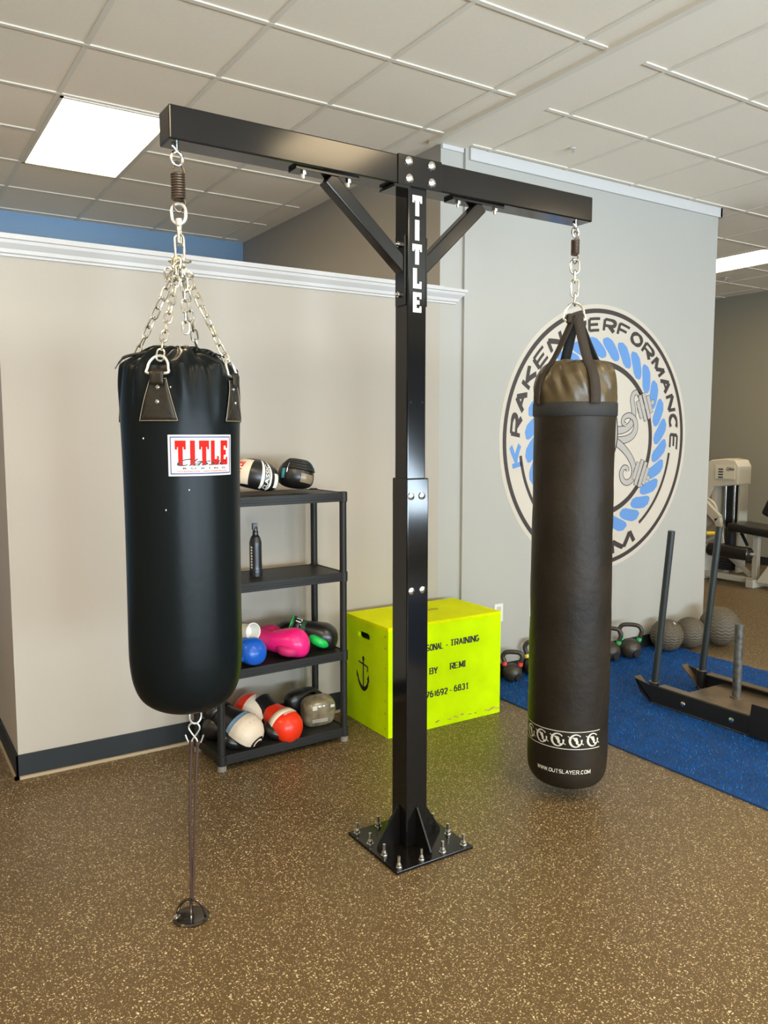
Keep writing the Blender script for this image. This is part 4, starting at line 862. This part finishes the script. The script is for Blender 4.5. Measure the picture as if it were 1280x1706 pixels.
# ------------------------------------------------------------------ push sled
sl = thing('push_sled', 'black steel push sled with two upright poles standing on the blue turf', 'push sled', (4.13, 2.6, .015))
z0 = .018
for k, (xo, sg) in enumerate(((3.890, 1), (4.400, -1))):
    xi = xo+sg*.007; yN = 3.20; yE = 1.90
    side = [(yE, z0), (3.12, z0), (3.19, z0+.04), (yN+.035, z0+.115), (3.13, z0+.10), (yE, z0+.10)]
    m_ = MB().prism([(y, z) for y, z in side], 'x', min(xo, xi), max(xo, xi))
    m_.build('side_rail', M['sled'], sl, bevel=.001)
    xf = xo+sg*.058; a_, b_ = min(xo, xf), max(xo, xf)
    MB().box(a_, b_, yE, 3.06, z0+.100, z0+.108).build('top_flange', M['sledtop'], sl, bevel=.001)
    MB().box(a_, b_, yE, 3.10, z0-.004, z0+.002).add([(a_, 3.10, z0-.004), (b_, 3.10, z0-.004), (b_, yN+.045, z0+.118), (a_, yN+.045, z0+.118), (a_, 3.10, z0+.004), (b_, 3.10, z0+.004), (b_, yN+.037, z0+.122), (a_, yN+.037, z0+.122)], [(0, 1, 2, 3), (7, 6, 5, 4), (0, 4, 5, 1), (1, 5, 6, 2), (2, 6, 7, 3), (3, 7, 4, 0)]).build('skid', M['sledtop'], sl)
    px = xo+sg*.030 if k == 0 else xo-.030
    MB().cyl((px, 3.115, z0+.0), (px, 3.112, z0+.115), .027, 22).build('pole_socket', M['sled'], sl, smooth=True)
    MB().lathe([(.0225, 0), (.030, 0), (.030, .006), (.0225, .006)], (px, 3.112, z0+.113), 24).build('collar', M['sledtop'], sl, smooth=True)
    MB().cyl((px, 3.112, z0+.05), (px, 3.025, 1.055), .0205, 22).build('pole', M['sledpost'], sl, smooth=True)
    if k == 0:
        for y in (2.885, 2.575, 2.440, 2.395):
            r_ = .016 if y > 2.5 else .012
            MB().lathe([(r_, -.001), (r_*.9, .003), (r_*.5, .006), (.001, .007)], (0, 0, 0), 18, axis='x').build('bolt', M['bolt'], None, smooth=True)
            o = bpy.context.scene.collection.objects[-1]; o.data.transform(Matrix.Rotation(PI, 4, 'Z')); o.parent = sl; o.location = Vector((xo, y, z0+.048))-sl.location
MB().box(3.897, 4.393, 1.95, 2.965, z0+.058, z0+.066).build('deck_plate', M['sledtop'], sl, bevel=.001)
MB().prism([(2.02, z0+.0), (2.46, z0+.0), (2.46, z0+.10), (2.452, z0+.175), (2.02, z0+.175)], 'x', 3.880, 3.890).build('handle_bracket', M['sled'], sl)
MB().cyl((4.208, 2.757, z0+.06), (4.208, 2.757, .520), .0245, 24).build('weight_post', M['peg'], sl, smooth=True)
MB().cyl((4.208, 2.757, z0+.066), (4.208, 2.757, z0+.074), .036, 24).build('post_flange', M['sledtop'], sl, smooth=True)

# ------------------------------------------------------------------ kettlebells
def kettlebell(x, y, r, hh, mc, label, rz=0, cat='kettlebell'):
    t = thing('kettlebell', label, cat, (x, y, .010), R(rz), group='kettlebells along the wall')
    MB().ellipsoid((0, 0, r*.88), (r, r, r*.94), 32, 20, fn=lambda p: Vector((p.x, p.y, max(p.z, -.88*r)))).build('body', M['iron'], t, smooth=True, local=True)
    q = MB(); V = [(r*.36*math.cos(a), -r*1.0, r*.62+r*.36*math.sin(a)) for a in [2*PI*k/16 for k in range(16)]]; V2 = [(v_[0]*1.25, -r*.80, r*.62+(v_[2]-r*.62)*1.25) for v_ in V]
    RB = Matrix.Rotation(R(42), 3, 'Z'); V = [RB@Vector(v_) for v_ in V]; V2 = [RB@Vector(v_) for v_ in V2]; q.add(V+V2, [tuple(range(16))]+[(i, (i+1) % 16, 16+(i+1) % 16, 16+i) for i in range(16)]).build('weight_badge', M['mach_k'], t, local=True)
    w_ = r*.93+.004; zt = r*1.76; P = smooth_path([(-w_*.70, 0, zt-.03), (-w_*.84, 0, zt+.015), (-w_, 0, zt+hh*.60), (-w_*.72, 0, zt+hh*.93), (0, 0, zt+hh), (w_*.72, 0, zt+hh*.93), (w_, 0, zt+hh*.60), (w_*.84, 0, zt+.015), (w_*.70, 0, zt-.03)], 5)
    MB().tube(P, .0155, 12).build('handle', M['iron'], t, smooth=True, local=True)
    for s_ in (-1, 1): MB().tube([(s_*w_*.775, 0, zt-.010), (s_*w_*.845, 0, zt+.013)], .0172, 14).build('colour_ring', mc, t, smooth=True, local=True)
    return t
kettlebell(3.480, 3.885, .064, .080, M['kred'], 'kettlebell with red rings standing beside the yellow box', -42)
kettlebell(3.690, 3.890, .074, .10, M['kyel'], 'kettlebell with yellow rings, mostly hidden by the long bag', -44)
kettlebell(4.395, 3.880, .074, .100, M['kgreen'], 'kettlebell with green rings just peeking out right of the long bag', -50)
kettlebell(4.565, 3.845, .078, .105, M['kgreen'], 'kettlebell with green rings fully visible between long bag and sled pole', -50)

# ------------------------------------------------------------------ slam balls
def ball(x, y, r, label, rz):
    t = thing('slam_ball', label, 'exercise ball', (x, y, .008), R(rz), group='slam balls by the wall corner')
    n, m_ = 128, 96; V = []; F = []
    for i in range(m_+1):
        el = -PI/2+PI*i/m_
        for j in range(n):
            a = 2*PI*j/n; zig = abs(((a*16/PI) % 2)-1); g_ = math.sin(el*34+zig*3.4); h = r*(1+.034*max(-.5, min(.5, g_))*math.cos(el)**.5 if abs(el) < 1.5 else 1)
            V.append((h*math.cos(el)*math.cos(a), h*math.cos(el)*math.sin(a), max(h*math.sin(el)+r*.985, 0)))
    for i in range(m_):
        for j in range(n): F.append((i*n+j, i*n+(j+1) % n, (i+1)*n+(j+1) % n, (i+1)*n+j))
    MB().add(V, F).build('ball_shell', M['ball'], t, smooth=True, ang=80, local=True); return t
t = ball(4.955, 3.835, .118, 'textured black slam ball nearest the sled pole with a white mark', 0)
MB().epatch((4.955, 3.835, .126), (.118, .118, .118), 262, 276, 52, 62, .003, n=5).build('white_mark', M['printwhite'], t)
ball(5.180, 3.800, .115, 'textured black slam ball, middle one of three in a row', 20)
ball(5.435, 3.725, .148, 'largest textured black slam ball at the corner of the logo wall', 40)

# ------------------------------------------------------------------ weight machine
mc = thing('weight_machine', 'beige leg exercise machine with black pads and weight stack at far right', 'exercise machine', (8.0, 5.3, 0))
sp_ = [(5.86, .72), (5.86, 1.12), (5.80, 1.24), (5.66, 1.325), (5.48, 1.345), (5.36, 1.33), (5.32, 1.26), (5.32, 1.06), (5.62, 1.02), (5.70, .86), (5.74, .72)]
MB().prism(sp_, 'x', 7.98, 8.22).build('shroud', M['machd'], mc, bevel=.012)
MB().box(7.972, 7.981, 5.36, 5.60, 1.12, 1.27).build('instruction_plate', mat('pale_sticker', (.66, .62, .48), .5), mc)
mb = MB(); text(mb, 'Cybex', lambda u, v: (7.969, 5.46-.10*u, 1.205+.045*v), .02, .4)
mb.build('lettering', M['mach_k'], mc); mb = MB()
for k in range(4): mb.box(7.969, 7.9715, 5.50, 5.56, 1.13+.03*k, 1.142+.03*k)
mb.build('instruction_text', M['mach_k'], mc)
mb = MB().box(8.05, 8.20, 5.335, 5.36, .08, 1.10).box(8.0, 8.2, 5.60, 5.66, .08, 1.08).box(8.0, 8.06, 5.78, 5.84, .05, .80); mb.build('upright', M['mach'], mc, bevel=.004)
for y in (5.42, 5.53): MB().cyl((8.08, y, .08), (8.08, y, 1.10), .016, 14).build('guide_rod', M['chrome'], mc, smooth=True)
mb = MB()
for k in range(12): mb.box(8.02, 8.18, 5.39, 5.58, .10+k*.030, .127+k*.030)
mb.build('weight_stack', M['mach_k'], mc, bevel=.002)
MB().box(8.12, 8.16, 5.40, 5.56, .46, 1.08).build('belt', M['mach_k'], mc)
MB().beam((8.1, 5.70, .55), (8.1, 5.62, 1.04), .02, .05).build('cable', M['mach_k'], mc)
mb = MB().lathe([(.001, -.02), (.16, -.02), (.17, 0), (.16, .02), (.001, .02)], (7.90, 5.66, .74), 32, axis='x'); mb.build('cam_wheel', M['mach'], mc, smooth=True)
MB().beam((7.84, 5.63, .84), (7.84, 5.44, .68), .05, .10, (1, 0, 0)).beam((7.84, 5.45, .70), (7.84, 5.38, .42), .05, .075, (1, 0, 0)).build('lever_arm', M['mach'], mc, bevel=.006)
MB().cyl((7.80, 5.62, .72), (7.76, 5.62, .72), .045, 18).build('knob', M['kred'], mc, smooth=True)
MB().cyl((7.76, 5.42, .53), (7.73, 5.50, .53), .022, 12).cyl((7.76, 5.42, .53), (7.72, 5.36, .53), .014, 12).build('adjuster', M['kyel'], mc, smooth=True)
MB().beam((7.80, 5.42, .50), (7.80, 5.60, .40), .04, .04).build('link_bar', M['zincw'], mc, bevel=.004)
MB().box(7.82, 7.92, 5.26, 5.36, .40, .60).build('pivot_housing', M['mach_k'], mc, bevel=.02)
MB().tube(smooth_path([(7.74, 5.46, .385), (7.74, 5.44, .385), (7.74, 4.98, .335), (7.74, 4.95, .333)], 4), [.03]+[.072]*9+[.066, .03, .02][:3], 20).build('roller_pad', M['pad'], mc, smooth=True) if False else MB().lathe([(.001, 0), (.055, 0), (.070, .015), (.072, .03), (.072, .46), (.068, .485), (.05, .50), (.001, .50)], (7.70, 5.45, .365), 28, axis='y').build('roller_pad', M['pad'], mc, smooth=True)
MB().cyl((7.70, 4.95, .365), (7.70, 4.90, .365), .018, 14).build('roller_axle', M['zincw'], mc, smooth=True)
MB().obox((7.95, 4.98, .60), (.40, .62, .085), Matrix.Rotation(R(4), 4, 'X')).build('seat', M['pad'], mc, bevel=.03)
MB().obox((7.95, 4.76, 1.00), (.40, .10, .50), Matrix.Rotation(R(24), 4, 'X')).build('backrest', M['pad'], mc, bevel=.035)
MB().box(7.86, 7.92, 4.98, 5.04, .09, .56).box(7.86, 7.92, 4.72, 4.78, .09, .56).build('seat_post', M['mach'], mc, bevel=.004)
MB().beam((7.9, 5.20, .55), (7.80, 5.06, .44), .018, .03).build('seat_lever', M['mach_k'], mc, bevel=.004)
MB().box(7.84, 7.92, 4.40, 5.80, .03, .09).box(7.76, 8.20, 5.70, 5.79, .03, .09).box(7.76, 8.20, 4.95, 5.04, .0, .085).box(7.84, 8.2, 4.4, 4.48, 0, .06).build('base_frame', M['mach'], mc, bevel=.006)
MB().beam((7.90, 5.05, .10), (7.95, 5.40, .30), .04, .05).build('diagonal_brace', M['mach'], mc, bevel=.004)
MB().prism([(4.95, .06), (4.62, .06), (4.62, .42), (4.72, .42)], 'x', 7.80, 7.85).build('side_cover', M['machd'], mc, bevel=.01)
MB().box(7.86, 8.3, 5.60, 5.72, 0, .40).build('lower_shroud', M['mach'], mc, bevel=.006)
